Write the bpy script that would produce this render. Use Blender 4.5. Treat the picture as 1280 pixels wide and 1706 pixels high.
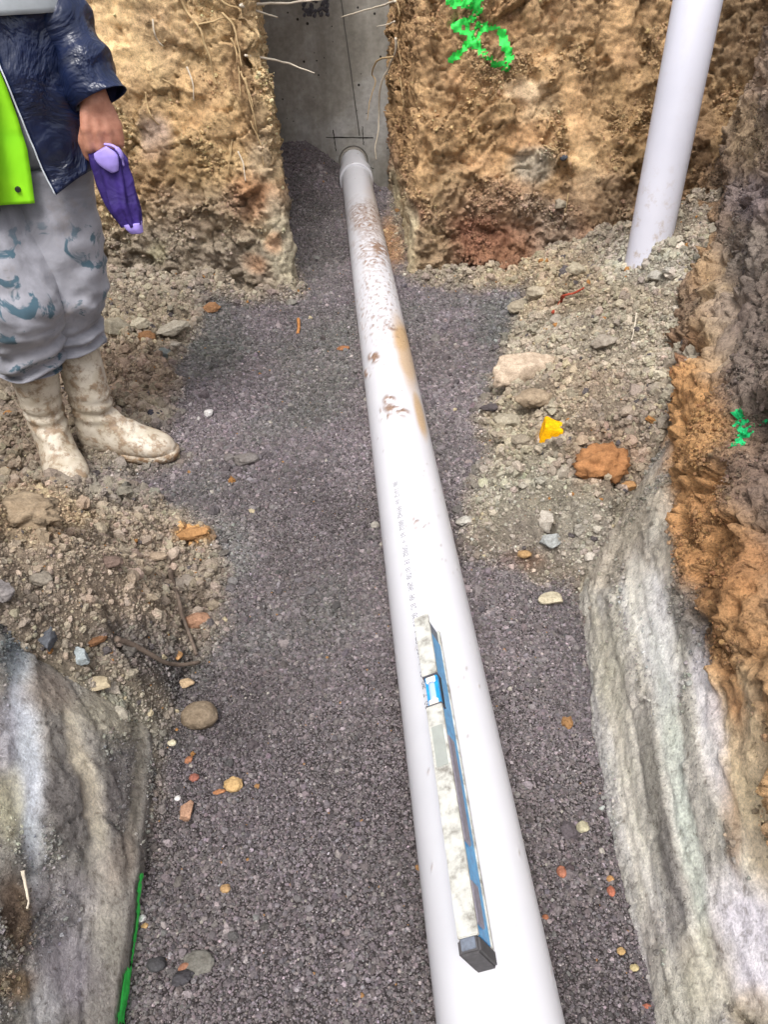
import bpy, bmesh, math, random
import numpy as np
from mathutils import Vector, Matrix, Euler

for o in list(bpy.data.objects):
    bpy.data.objects.remove(o)
SC = bpy.context.scene
COL = SC.collection
rad = math.radians

# ------------------------------------------------------------------ camera, sky, sun, exposure
FPX, CX, CY, CAMH = 1250.0, 640.0, 853.0, 1.15
PITCH = math.atan(975 / FPX)
YAW = math.atan(118 / FPX * math.cos(PITCH))
cam_d = bpy.data.cameras.new('camera')
cam = bpy.data.objects.new('camera', cam_d)
COL.objects.link(cam)
cam.location = (0, 0, CAMH)
cam.rotation_euler = (math.pi / 2 - PITCH, 0, -YAW)
cam_d.sensor_fit = 'VERTICAL'
cam_d.sensor_height = 36.0
cam_d.lens = 36.0 * FPX / 1706.0
cam_d.clip_start = 0.02
cam_d.clip_end = 500
SC.camera = cam

SUN_EL, SUN_ROT = rad(62), rad(200)
world = bpy.data.worlds.new('World')
SC.world = world
world.use_nodes = True
wn, wl = world.node_tree.nodes, world.node_tree.links
wn.clear()
w_out = wn.new('ShaderNodeOutputWorld')
w_bg = wn.new('ShaderNodeBackground')
w_bg.inputs['Strength'].default_value = 0.15
w_sky = wn.new('ShaderNodeTexSky')
w_sky.sky_type = 'NISHITA'
w_sky.sun_disc = False
w_sky.sun_elevation = SUN_EL
w_sky.sun_rotation = SUN_ROT
w_sky.air_density = 1.0
w_sky.dust_density = 4.0
w_hs = wn.new('ShaderNodeHueSaturation')      # overcast: the blue is washed out of the sky
w_hs.inputs['Saturation'].default_value = 0.28
wl.new(w_sky.outputs[0], w_hs.inputs['Color'])
wl.new(w_hs.outputs[0], w_bg.inputs['Color'])
wl.new(w_bg.outputs[0], w_out.inputs['Surface'])

sun_d = bpy.data.lights.new('sun', 'SUN')
sun_d.energy = 1.4
sun_d.angle = rad(22)
sun_d.color = (1.0, 0.965, 0.92)
sun = bpy.data.objects.new('sun', sun_d)
COL.objects.link(sun)
sd = Vector((math.sin(SUN_ROT) * math.cos(SUN_EL), math.cos(SUN_ROT) * math.cos(SUN_EL), math.sin(SUN_EL)))
sun.rotation_euler = sd.to_track_quat('Z', 'Y').to_euler()

SC.view_settings.view_transform = 'Standard'
SC.view_settings.look = 'None'
SC.view_settings.gamma = 1.0
SC.view_settings.use_curve_mapping = False
SC.view_settings.exposure = 0.82

# ------------------------------------------------------------------ camera arithmetic (used to measure the photo)
FW = np.array([math.sin(YAW) * math.cos(PITCH), math.cos(YAW) * math.cos(PITCH), -math.sin(PITCH)])
RT = np.array([math.cos(YAW), -math.sin(YAW), 0.0])
UP = np.cross(RT, FW)
CC = np.array([0, 0, CAMH])
def ray(px, py):
    return FW + RT * (px - CX) / FPX - UP * (py - CY) / FPX
def gz(px, py, z=0.0):
    d = ray(px, py)
    return CC + d * ((z - CAMH) / d[2])
def gy(px, py, y):
    d = ray(px, py)
    return CC + d * (y / d[1])
def pj(p):
    q = np.asarray(p, dtype=np.float64) - CC
    z = np.maximum(q @ FW, 1e-3)
    return CX + FPX * (q @ RT) / z, CY - FPX * (q @ UP) / z
def depth(p):
    return float((np.asarray(p) - CC) @ FW)

# ------------------------------------------------------------------ noise
_rng = np.random.RandomState(7)
_perm = _rng.permutation(256).astype(np.int32)
_perm = np.concatenate([_perm, _perm, _perm])
_g = _rng.normal(size=(256, 3)).astype(np.float32)
_g /= np.linalg.norm(_g, axis=1, keepdims=True)
_rv = _rng.rand(256, 4).astype(np.float32)
def perlin(p, s, off=0.0):
    p = (np.asarray(p, dtype=np.float32) * np.float32(s)) + np.float32(off * 17.31)
    i = np.floor(p).astype(np.int32)
    f = p - i
    i &= 255
    u = f * f * f * (f * (f * 6 - 15) + 10)
    out = np.zeros(len(p), np.float32)
    for dx in (0, 1):
        wx = u[:, 0] if dx else 1 - u[:, 0]
        hx = _perm[i[:, 0] + dx]
        for dy in (0, 1):
            wy = wx * (u[:, 1] if dy else 1 - u[:, 1])
            hy = _perm[hx + i[:, 1] + dy]
            for dz in (0, 1):
                g = _g[_perm[hy + i[:, 2] + dz]]
                d = g[:, 0] * (f[:, 0] - dx) + g[:, 1] * (f[:, 1] - dy) + g[:, 2] * (f[:, 2] - dz)
                out += d * wy * (u[:, 2] if dz else 1 - u[:, 2])
    return out * 1.5
def fbm(p, s, octv=4, off=0.0, gain=0.5):
    a, o, n = 1.0, 0.0, 0.0
    for k in range(octv):
        o = o + a * perlin(p, s * 2.03 ** k, off + k * 3.7)
        n += a
        a *= gain
    return o / n
def ridged(p, s, octv=3, off=0.0):
    a, o, n = 1.0, 0.0, 0.0
    for k in range(octv):
        o = o + a * (1 - 2 * np.abs(perlin(p, s * 2.1 ** k, off + k * 5.1)))
        n += a
        a *= 0.5
    return o / n
def worley(p, s, off=0.0, flat=False):
    """distance to the nearest jittered cell point (in cells) and that cell's random number"""
    p = (np.asarray(p, dtype=np.float32) * np.float32(s)) + np.float32(off * 11.7)
    if flat:
        p = p.copy()
        p[:, 2] = 0.5
    i = np.floor(p).astype(np.int32)
    f = p - i
    best = np.full(len(p), 9.0, np.float32)
    rid = np.zeros(len(p), np.float32)
    for dx in (-1, 0, 1):
        for dy in (-1, 0, 1):
            for dz in ((0,) if flat else (-1, 0, 1)):
                h = _perm[(_perm[(_perm[(i[:, 0] + dx) & 255] + i[:, 1] + dy) & 255] + i[:, 2] + dz) & 255]
                r = _rv[h]
                ex = dx + r[:, 0] - f[:, 0]
                ey = dy + r[:, 1] - f[:, 1]
                d = ex * ex + ey * ey
                if not flat:
                    ez = dz + r[:, 2] - f[:, 2]
                    d = d + ez * ez
                m = d < best
                best = np.where(m, d, best)
                rid = np.where(m, r[:, 3], rid)
    return np.sqrt(best), rid
def clods(p, s, off=0.0, flat=False):
    """rounded lumps: 0 in the joints to about 1 on top, unequal heights"""
    d, r = worley(p, s, off, flat)
    return np.clip(1 - (d / 0.75) ** 2, 0, 1) * (0.35 + 0.65 * r)
def facets(p, s, off=0.0):
    """broken clay: every cell is its own tilted plane, so joints read as sharp steps"""
    p = (np.asarray(p, dtype=np.float32) * np.float32(s)) + np.float32(off * 13.1)
    i = np.floor(p).astype(np.int32)
    f = p - i
    best = np.full(len(p), 9.0, np.float32)
    val = np.zeros(len(p), np.float32)
    for dx in (-1, 0, 1):
        for dy in (-1, 0, 1):
            for dz in (-1, 0, 1):
                h = _perm[(_perm[(_perm[(i[:, 0] + dx) & 255] + i[:, 1] + dy) & 255] + i[:, 2] + dz) & 255]
                r = _rv[h]
                e = np.stack([dx + r[:, 0] - f[:, 0], dy + r[:, 1] - f[:, 1], dz + r[:, 2] - f[:, 2]], 1)
                d = (e * e).sum(1)
                g = _g[_perm[h + 37]]
                v = (e * g).sum(1) * 1.1 + (r[:, 3] - .5) * .55
                m = d < best
                best = np.where(m, d, best)
                val = np.where(m, v, val)
    return val
def sstep(a, b, x):
    t = np.clip((x - a) / (b - a), 0, 1)
    return t * t * (3 - 2 * t)

# ------------------------------------------------------------------ colour helpers
def lin(h):
    h = h.lstrip('#')
    v = np.array([int(h[k:k + 2], 16) / 255 for k in (0, 2, 4)])
    return np.where(v <= 0.04045, v / 12.92, ((v + 0.055) / 1.055) ** 2.4)
def srgb(h, a=1.0):
    return tuple(lin(h)) + (a,)
def poly_sd(px, py, poly):
    """signed distance to a polygon, positive inside"""
    P = np.asarray(poly, dtype=np.float64)
    Q = np.roll(P, -1, axis=0)
    px = np.asarray(px, dtype=np.float64)
    py = np.asarray(py, dtype=np.float64)
    best = np.full(px.shape, 1e9)
    ins = np.zeros(px.shape, bool)
    for a, b in zip(P, Q):
        e = b - a
        t = np.clip(((px - a[0]) * e[0] + (py - a[1]) * e[1]) / max(e @ e, 1e-12), 0, 1)
        best = np.minimum(best, np.hypot(px - a[0] - t * e[0], py - a[1] - t * e[1]))
        c = (a[1] > py) != (b[1] > py)
        with np.errstate(divide='ignore', invalid='ignore'):
            xi = (b[0] - a[0]) * (py - a[1]) / (b[1] - a[1]) + a[0]
        ins ^= c & (px < xi)
    return np.where(ins, best, -best)
def line_d(px, py, pts):
    best = np.full(np.shape(px), 1e9)
    for a, b in zip(pts[:-1], pts[1:]):
        a, b = np.array(a, float), np.array(b, float)
        e = b - a
        t = np.clip(((px - a[0]) * e[0] + (py - a[1]) * e[1]) / max(e @ e, 1e-12), 0, 1)
        best = np.minimum(best, np.hypot(px - a[0] - t * e[0], py - a[1] - t * e[1]))
    return best
def soil_tone(c, k=.22, gain=1.0):
    l = (c @ np.array([.3, .5, .2]))[:, None]
    return np.clip((c + k * (l - c)) * gain, .01, .85)
def blob(px, py, wob, x, y, rx, ry, ang=0.0, hard=0.45):
    c, s = math.cos(rad(ang)), math.sin(rad(ang))
    dx, dy = px - x, py - y
    r = np.hypot((dx * c + dy * s) / rx, (-dx * s + dy * c) / ry) + wob
    return sstep(1.0 + hard, 1.0 - hard, r)

# ------------------------------------------------------------------ object helpers
def tag(o, label=None, cat=None, group=None, kind=None):
    if label: o['label'] = label
    if cat: o['category'] = cat
    if group: o['group'] = group
    if kind: o['kind'] = kind
    return o
def empty(name, loc, label, cat, group=None):
    o = bpy.data.objects.new(name, None)
    COL.objects.link(o)
    o.location = loc
    o.empty_display_size = 0.05
    tag(o, label, cat, group)
    return o
def link(name, me, mat=None, parent=None, smooth=True):
    if mat is not None:
        me.materials.append(mat)
    o = bpy.data.objects.new(name, me)
    COL.objects.link(o)
    if smooth:
        me.shade_smooth()
    if parent is not None:
        o.parent = parent
        o.matrix_parent_inverse = Matrix.Translation(parent.location).inverted() if parent.parent is None else \
            Matrix.Translation(parent.matrix_parent_inverse.inverted().translation).inverted()
        if parent.parent is not None:
            o.matrix_parent_inverse = Matrix.Identity(4)
    return o
def np_mesh(name, V, Fq, attrs=None):
    """mesh from numpy arrays; Fq (n,4) or (n,3)"""
    V = np.asarray(V, dtype=np.float32)
    Fq = np.asarray(Fq, dtype=np.int32)
    k = Fq.shape[1]
    me = bpy.data.meshes.new(name)
    me.vertices.add(len(V))
    me.vertices.foreach_set('co', V.ravel())
    me.loops.add(Fq.size)
    me.loops.foreach_set('vertex_index', Fq.ravel())
    me.polygons.add(len(Fq))
    me.polygons.foreach_set('loop_start', np.arange(0, Fq.size, k, dtype=np.int32))
    me.polygons.foreach_set('loop_total', np.full(len(Fq), k, np.int32))
    me.update(calc_edges=True)
    for n, a in (attrs or {}).items():
        a = np.asarray(a, dtype=np.float32)
        if a.ndim == 1:
            at = me.attributes.new(n, 'FLOAT', 'POINT')
            at.data.foreach_set('value', a)
        else:
            at = me.attributes.new(n, 'FLOAT_COLOR', 'POINT')
            if a.shape[1] == 3:
                a = np.concatenate([a, np.ones((len(a), 1), np.float32)], 1)
            at.data.foreach_set('color', a.ravel())
    return me
def grid_faces(nu, nv, wrap_v=False):
    i = np.arange(nu - 1)[:, None]
    j = np.arange(nv if wrap_v else nv - 1)[None, :]
    j2 = (j + 1) % nv
    a = i * nv + j
    b = i * nv + j2
    c = (i + 1) * nv + j2
    d = (i + 1) * nv + j
    return np.stack([a, b, c, d], -1).reshape(-1, 4)
def bm_obj(name, bm, mat, parent=None, smooth=False):
    me = bpy.data.meshes.new(name)
    bm.normal_update()
    bm.to_mesh(me)
    bm.free()
    return link(name, me, mat, parent, smooth)
def tube_arrays(pts, radii, seg=8, flat=1.0, ref=None, cap=True):
    """swept tube along a polyline; returns V, F(quads, caps collapsed to a point ring)"""
    P = np.asarray(pts, dtype=np.float64)
    R = np.broadcast_to(np.asarray(radii, dtype=np.float64), (len(P),))
    T = np.gradient(P, axis=0)
    T /= np.linalg.norm(T, axis=1, keepdims=True) + 1e-12
    n = np.array(ref if ref is not None else ((0, 0, 1) if abs(T[0][2]) < 0.9 else (1, 0, 0)), float)
    rings = []
    a = np.linspace(0, 2 * np.pi, seg, endpoint=False)
    for k in range(len(P)):
        n = n - T[k] * (n @ T[k])
        n /= np.linalg.norm(n) + 1e-12
        b = np.cross(T[k], n)
        rings.append(P[k] + R[k] * (np.cos(a)[:, None] * b + flat * np.sin(a)[:, None] * n))
    if cap:
        rings = [np.repeat(P[:1], seg, 0)] + rings + [np.repeat(P[-1:], seg, 0)]
    V = np.concatenate(rings)
    return V, grid_faces(len(rings), seg, True)
def join_arrays(lst):
    Vs, Fs, b = [], [], 0
    for V, F in lst:
        Vs.append(V)
        Fs.append(F + b)
        b += len(V)
    return np.concatenate(Vs), np.concatenate(Fs)
def catmull(pts, per=8):
    P = np.asarray(pts, dtype=np.float64)
    Q = np.concatenate([2 * P[:1] - P[1:2], P, 2 * P[-1:] - P[-2:-1]])
    out = []
    for k in range(1, len(Q) - 2):
        for t in np.linspace(0, 1, per, endpoint=False):
            a, b, c, d = Q[k - 1], Q[k], Q[k + 1], Q[k + 2]
            out.append(0.5 * (2 * b + (c - a) * t + (2 * a - 5 * b + 4 * c - d) * t * t + (3 * b - a - 3 * c + d) * t ** 3))
    out.append(P[-1])
    return np.array(out)
def box_bm(bm, c, s, M=None):
    r = bmesh.ops.create_cube(bm, size=1.0)
    for v in r['verts']:
        v.co = Vector((v.co.x * s[0] + c[0], v.co.y * s[1] + c[1], v.co.z * s[2] + c[2]))
        if M is not None:
            v.co = M @ v.co
    return r['verts']

# ------------------------------------------------------------------ materials
def new_mat(name):
    m = bpy.data.materials.new(name)
    m.use_nodes = True
    nt = m.node_tree
    b = nt.nodes['Principled BSDF']
    return m, nt, b
def N(nt, typ, **kw):
    n = nt.nodes.new(typ)
    for k, v in kw.items():
        setattr(n, k, v)
    return n
def noise_node(nt, scale, detail=4.0, rough=0.55, vec=None, dist=0.0):
    n = N(nt, 'ShaderNodeTexNoise')
    n.inputs['Scale'].default_value = scale
    n.inputs['Detail'].default_value = detail
    n.inputs['Roughness'].default_value = rough
    n.inputs['Distortion'].default_value = dist
    if vec is not None:
        nt.links.new(vec, n.inputs['Vector'])
    return n
def ramp_node(nt, fac, stops):
    r = N(nt, 'ShaderNodeValToRGB')
    e = r.color_ramp.elements
    while len(e) < len(stops):
        e.new(0.5)
    for k, (p, c) in enumerate(stops):
        e[k].position = p
        e[k].color = c if len(c) == 4 else tuple(c) + (1,)
    nt.links.new(fac, r.inputs['Fac'])
    return r
def mix_node(nt, a, b, fac, mode='MIX'):
    m = N(nt, 'ShaderNodeMix', data_type='RGBA', blend_type=mode)
    for sock, v in ((m.inputs[0], fac), (m.inputs[6], a), (m.inputs[7], b)):
        if isinstance(v, (int, float, tuple)):
            sock.default_value = v
        else:
            nt.links.new(v, sock)
    return m.outputs[2]
def bump_node(nt, height, strength, dist, normal=None):
    b = N(nt, 'ShaderNodeBump')
    b.inputs['Strength'].default_value = strength
    b.inputs['Distance'].default_value = dist
    nt.links.new(height, b.inputs['Height'])
    if normal is not None:
        nt.links.new(normal, b.inputs['Normal'])
    return b.outputs[0]
def pos(nt):
    return N(nt, 'ShaderNodeNewGeometry').outputs['Position']
def objco(nt):
    return N(nt, 'ShaderNodeTexCoord').outputs['Object']

def soil_mat(name='soil', attr='soil', b1=0.011, b2=0.004, spec=0.22):
    m, nt, b = new_mat(name)
    at = N(nt, 'ShaderNodeAttribute', attribute_name=attr)
    sm = N(nt, 'ShaderNodeAttribute', attribute_name='smooth')
    p = pos(nt)
    n1 = noise_node(nt, 70, 8, 0.72, p, 0.4)
    n2 = noise_node(nt, 260, 5, 0.7, p)
    n3 = noise_node(nt, 9, 5, 0.6, p, 0.6)
    v1 = ramp_node(nt, n1.outputs[0], [(0.32, (0.50, 0.47, 0.44)), (0.48, (1, 1, 1)), (0.68, (1.30, 1.28, 1.25))])
    v2 = ramp_node(nt, n2.outputs[0], [(0.3, (0.66, 0.65, 0.66)), (0.55, (1.05, 1.05, 1.05)), (0.72, (1.35, 1.35, 1.36))])
    v3 = ramp_node(nt, n3.outputs['Color'], [(0.3, (0.88, 0.84, 0.86)), (0.7, (1.12, 1.12, 1.06))])
    c = mix_node(nt, at.outputs['Color'], v1.outputs[0], 1.0, 'MULTIPLY')
    c = mix_node(nt, c, v2.outputs[0], 0.9, 'MULTIPLY')
    n5 = noise_node(nt, 150, 6, 0.75, p, .5)
    v5 = ramp_node(nt, n5.outputs[0], [(0.36, (0.34, 0.32, 0.31)), (0.44, (1, 1, 1))])
    rgh = N(nt, 'ShaderNodeMath', operation='SUBTRACT')
    rgh.inputs[0].default_value = 1.0
    nt.links.new(sm.outputs['Fac'], rgh.inputs[1])
    c = mix_node(nt, c, mix_node(nt, (1, 1, 1, 1), v5.outputs[0], rgh.outputs[0]), 0.85, 'MULTIPLY')
    c = mix_node(nt, c, v3.outputs[0], 1.0, 'MULTIPLY')
    nt.links.new(c, b.inputs['Base Color'])
    # rough soil is dull, scraped wet clay has a faint sheen
    rr = N(nt, 'ShaderNodeMapRange')
    nt.links.new(sm.outputs['Fac'], rr.inputs['Value'])
    rr.inputs['To Min'].default_value = 0.95
    rr.inputs['To Max'].default_value = 0.58
    nt.links.new(rr.outputs[0], b.inputs['Roughness'])
    b.inputs['Specular IOR Level'].default_value = spec
    st = N(nt, 'ShaderNodeMapRange')
    nt.links.new(sm.outputs['Fac'], st.inputs['Value'])
    st.inputs['To Min'].default_value = 1.0
    st.inputs['To Max'].default_value = 0.22
    bb = N(nt, 'ShaderNodeBump')
    bb.inputs['Distance'].default_value = b1
    nt.links.new(n1.outputs[0], bb.inputs['Height'])
    nt.links.new(st.outputs[0], bb.inputs['Strength'])
    b2n = N(nt, 'ShaderNodeBump')
    b2n.inputs['Distance'].default_value = b2
    nt.links.new(n2.outputs[0], b2n.inputs['Height'])
    nt.links.new(st.outputs[0], b2n.inputs['Strength'])
    nt.links.new(bb.outputs[0], b2n.inputs['Normal'])
    nt.links.new(b2n.outputs[0], b.inputs['Normal'])
    return m
M_SOIL = soil_mat()

def grain_mat(name, lo, hi, spec=0.3, rough=0.85):
    m, nt, b = new_mat(name)
    at = N(nt, 'ShaderNodeAttribute', attribute_name='tint', attribute_type='INSTANCER')
    n = noise_node(nt, 300, 3, 0.6, pos(nt))
    v = ramp_node(nt, n.outputs[0], [(0.3, (lo,) * 3), (0.7, (hi,) * 3)])
    c = mix_node(nt, at.outputs['Color'], v.outputs[0], 1.0, 'MULTIPLY')
    nt.links.new(c, b.inputs['Base Color'])
    b.inputs['Roughness'].default_value = rough
    b.inputs['Specular IOR Level'].default_value = spec
    nb_ = noise_node(nt, 420, 5, .7, pos(nt))
    nt.links.new(bump_node(nt, nb_.outputs[0], .8, .003), b.inputs['Normal'])
    return m
M_GRAIN = grain_mat('gravel_grain', 0.75, 1.2, 0.35, 0.8)
M_CRUMB = grain_mat('soil_crumb', 0.72, 1.22, 0.2, 0.95)

def simple(name, col, rough=0.6, spec=0.4, nscale=None, var=0.15, bump=0.0, metal=0.0, bscale=None, bdist=0.001, coat=0.0):
    m, nt, b = new_mat(name)
    c = srgb(col) if isinstance(col, str) else col
    b.inputs['Roughness'].default_value = rough
    b.inputs['Specular IOR Level'].default_value = spec
    b.inputs['Metallic'].default_value = metal
    b.inputs['Coat Weight'].default_value = coat
    if nscale:
        n = noise_node(nt, nscale, 5, 0.6, objco(nt))
        r = ramp_node(nt, n.outputs[0], [(0.25, (1 - var,) * 3), (0.75, (1 + var,) * 3)])
        nt.links.new(mix_node(nt, c, r.outputs[0], 1.0, 'MULTIPLY'), b.inputs['Base Color'])
        if bump:
            n2 = noise_node(nt, bscale or nscale * 4, 5, 0.6, objco(nt))
            nt.links.new(bump_node(nt, n2.outputs[0], bump, bdist), b.inputs['Normal'])
    else:
        b.inputs['Base Color'].default_value = c
    return m

# ------------------------------------------------------------------ trench floor (height field) -------------------------------------------------
LEFT_TALUS = [(-.44, .70), (-.352, .80), (-.30, 1.02), (-.325, 1.34), (-.45, 1.48), (-.66, 1.57), (-1.0, 1.62), (-1.9, 1.62), (-1.9, .1), (-.6, .1), (-.5, .5)]
RIGHT_HEAP = [(.54, 1.14), (.43, 1.25), (.315, 1.42), (.40, 1.62), (.475, 1.82), (.545, 2.18), (.66, 2.5), (.76, 2.74), (.74, 3.0), (1.8, 3.2), (1.8, 1.0)]
GRAVEL_PX = [(497, 495), (420, 510), (335, 512), (318, 560), (280, 615), (285, 690), (240, 720), (300, 765), (170, 800), (215, 830), (340, 880), (362, 960),
             (335, 1095), (262, 1150), (255, 1240), (140, 1780), (1150, 1780), (988, 1010), (960, 962), (885, 948), (800, 930), (768, 880), (800, 815), (835, 760), (800, 705),
             (828, 650), (858, 560), (882, 492), (790, 488), (690, 478), (655, 330), (640, 150), (430, 150)]
GRAVEL_W = [(-.45, -2.0) if q == (140, 1780) else (.55, -2.0) if q == (1150, 1780) else tuple(gz(*q)[:2]) for q in GRAVEL_PX[:-2]] + [(.5, 5.2), (-.4, 5.2)]
REF3 = np.array([[0, 0, 0.0]])
def floor_h(x, y, fine=True):
    x = np.asarray(x, np.float64).ravel()
    y = np.asarray(y, np.float64).ravel()
    p = np.stack([x, y, np.zeros_like(x)], 1)
    h = 0.010 * fbm(p, 2.2, 3, 1) + 0.006 * fbm(p, 7, 2, 2)
    wob = 0.05 * fbm(p, 4, 3, 3)
    dl = np.maximum(poly_sd(x, y, LEFT_TALUS) + wob, 0)
    h = h + 0.50 * (1 - np.exp(-(2.1 + 3.6 * sstep(1.25, .95, y)) * dl))
    dr = np.maximum(poly_sd(x, y, RIGHT_HEAP) + 1.5 * wob, 0)
    h = h + 0.50 * (1 - np.exp(-1.9 * dr))
    # bedding heaped against the concrete on the left, dipping on the right
    h = h + sstep(3.7, 4.75, y) * (0.17 * sstep(.16, -.12, x) - 0.09 * sstep(.2, .34, x))
    h = h + .13 * np.exp(-(((x - 1.20) / .17) ** 2 + ((y - 2.36) / .22) ** 2))
    # rubble along the foot of the earth blocks
    foot = sstep(.32, .0, np.abs(y - 2.88)) * (sstep(-.3, -.5, x) + 0.5 * sstep(.55, .8, x))
    h = h + 0.06 * foot
    # bedding humped under the pipe flanks
    g = sstep(-.03, .055, poly_sd(x, y, GRAVEL_W) + 0.7 * wob + 0.05 * fbm(p, 14, 3, 4))
    h = h + 0.018 * np.exp(-((x - .172) / .16) ** 2) * sstep(.1, .4, y)
    if fine:
        rough = 1 - g
        h = h + rough * (0.030 * clods(p, 11, 1, True) + 0.030 * facets(p, 8, 4) + 0.020 * facets(p, 16, 6) + 0.018 * clods(p, 26, 2, True) + 0.014 * facets(p, 30, 5) + 0.008 * clods(p, 60, 3, True) + 0.020 * fbm(p, 6, 4, 5))
        h = h + g * (0.004 * fbm(p, 28, 3, 6) + 0.014 * np.clip(fbm(p, 5, 3, 8), -.4, 1))
    return h, g

xs = np.concatenate([np.arange(-1.7, -1.0, .02), np.arange(-1.0, 1.25, .0066), np.arange(1.25, 1.9, .02)])
ys = np.concatenate([np.arange(-1.6, .1, .03), np.arange(.1, 3.1, .0066), np.arange(3.1, 5.0, .011)])
GX, GY = np.meshgrid(xs, ys, indexing='xy')
FH, FG = floor_h(GX, GY)
FV = np.stack([GX.ravel(), GY.ravel(), FH], 1)
fpx, fpy = pj(FV)
fw1 = fbm(FV, 7, 4, 11)
fw2 = fbm(FV, 25, 3, 12)
def paint(base, px, py, P, blobs, wobs=0.55, sc=9.0, off=20):
    w = wobs * fbm(P, sc, 4, off)
    c = base.copy()
    s = np.zeros(len(P))
    for bl in blobs:
        x, y, rx, ry, ang, hx, st = bl[:7]
        m = blob(px, py, w, x, y, rx, ry, ang) * st
        c = c + m[:, None] * (lin(hx) - c)
        if len(bl) > 7:
            s = s + m * (bl[7] - s)
    return c, s
FLOOR_BLOBS = [
    (150, 950, 190, 130, 0, '#9a8874', .85), (60, 855, 90, 50, 0, '#a88f6d', .8), (40, 1010, 70, 60, 0, '#85786a', .7), (240, 1080, 110, 40, 20, '#67605c', .75),
    (170, 1200, 130, 60, 25, '#918b7b', .85), (325, 890, 34, 14, 0, '#b8843c', .9), (60, 720, 90, 70, 0, '#776654', .7), (130, 640, 60, 60, 0, '#7d6a58', .7),
    (220, 620, 90, 60, 0, '#8b735e', .7), (240, 540, 90, 40, 0, '#9a8a72', .6), (200, 800, 100, 40, 0, '#7f766d', .7), (330, 1010, 40, 70, 10, '#7c6d60', .6),
    (1000, 560, 170, 130, 0, '#9b8f7c', .9), (920, 830, 140, 90, 0, '#97907f', .9), (1010, 760, 80, 60, 0, '#8a6a4f', .55), (900, 470, 90, 50, 0, '#9c886a', .8),
    (1000, 470, 110, 50, 0, '#8d7d66', .7), (1080, 440, 70, 40, 0, '#a19a8b', .8), (900, 690, 60, 70, 0, '#93846e', .7), (1030, 670, 60, 50, 0, '#857463', .6),
    (880, 900, 90, 50, 0, '#8f8578', .7), (1000, 900, 60, 60, 0, '#9a9284', .8), (850, 720, 30, 60, 0, '#9c9078', .7), (960, 640, 60, 40, 0, '#a08a70', .5), (870, 935, 40, 18, 0, '#7d5b44', .7),
]
sbase = lin('#8c7f6e')[None, :] * (1 + 0.25 * fw1[:, None])
scol, _ = paint(sbase, fpx, fpy, FV, FLOOR_BLOBS)
gcol = np.broadcast_to(lin('#645b5c'), scol.shape).copy()
pur = sstep(-.25, .35, fbm(FV, 2.0, 3, 13))[:, None]
gcol = gcol * (1 - pur) + pur * lin('#6b6165')
gr2 = sstep(.1, .5, fbm(FV, 3.1, 3, 14))[:, None]
gcol = gcol + 0.6 * gr2 * (lin('#5c5b57') - gcol)
gp, _ = paint(gcol, fpx, fpy, FV, [(270, 880, 90, 40, 0, '#6d675f', .6), (370, 920, 50, 60, 0, '#6f6d6a', .6), (330, 560, 90, 60, 0, '#55584f', .5), (530, 600, 60, 90, 0, '#5c5a55', .5),
                                      (850, 540, 60, 50, 0, '#555a55', .5), (660, 400, 30, 40, 0, '#a5763f', .8), (520, 400, 60, 90, 0, '#625d5b', .5)])
scol = soil_tone(scol * np.array([1.0, 1.01, 1.0]), .2, 1.36)
gp = soil_tone(gp, .28)
FC = gp * FG[:, None] + scol * (1 - FG[:, None])
FBASE = gp * .5 * FG[:, None] + scol * .8 * (1 - FG[:, None])      # floor colour darkened to paint in the shade of gaps between grains
floor_me = np_mesh('trench_floor', FV, grid_faces(len(ys), len(xs)), {'soil': FBASE, 'smooth': np.zeros(len(FV))})
trench_floor = tag(link('trench_floor', floor_me, M_SOIL), 'trench floor of dark crushed stone and brown spoil', kind='structure')
def fh_at(x, y):
    """bilinear height, gravel mask and colour of the floor grid"""
    ix = np.clip(np.searchsorted(xs, x) - 1, 0, len(xs) - 2)
    iy = np.clip(np.searchsorted(ys, y) - 1, 0, len(ys) - 2)
    tx = (x - xs[ix]) / (xs[ix + 1] - xs[ix])
    ty = (y - ys[iy]) / (ys[iy + 1] - ys[iy])
    H = FH.reshape(len(ys), len(xs))
    z = H[iy, ix] * (1 - tx) * (1 - ty) + H[iy, ix + 1] * tx * (1 - ty) + H[iy + 1, ix] * (1 - tx) * ty + H[iy + 1, ix + 1] * tx * ty
    k = (iy + (ty > .5)) * len(xs) + ix + (tx > .5)
    return z, FG[k], FC[k]

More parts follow.
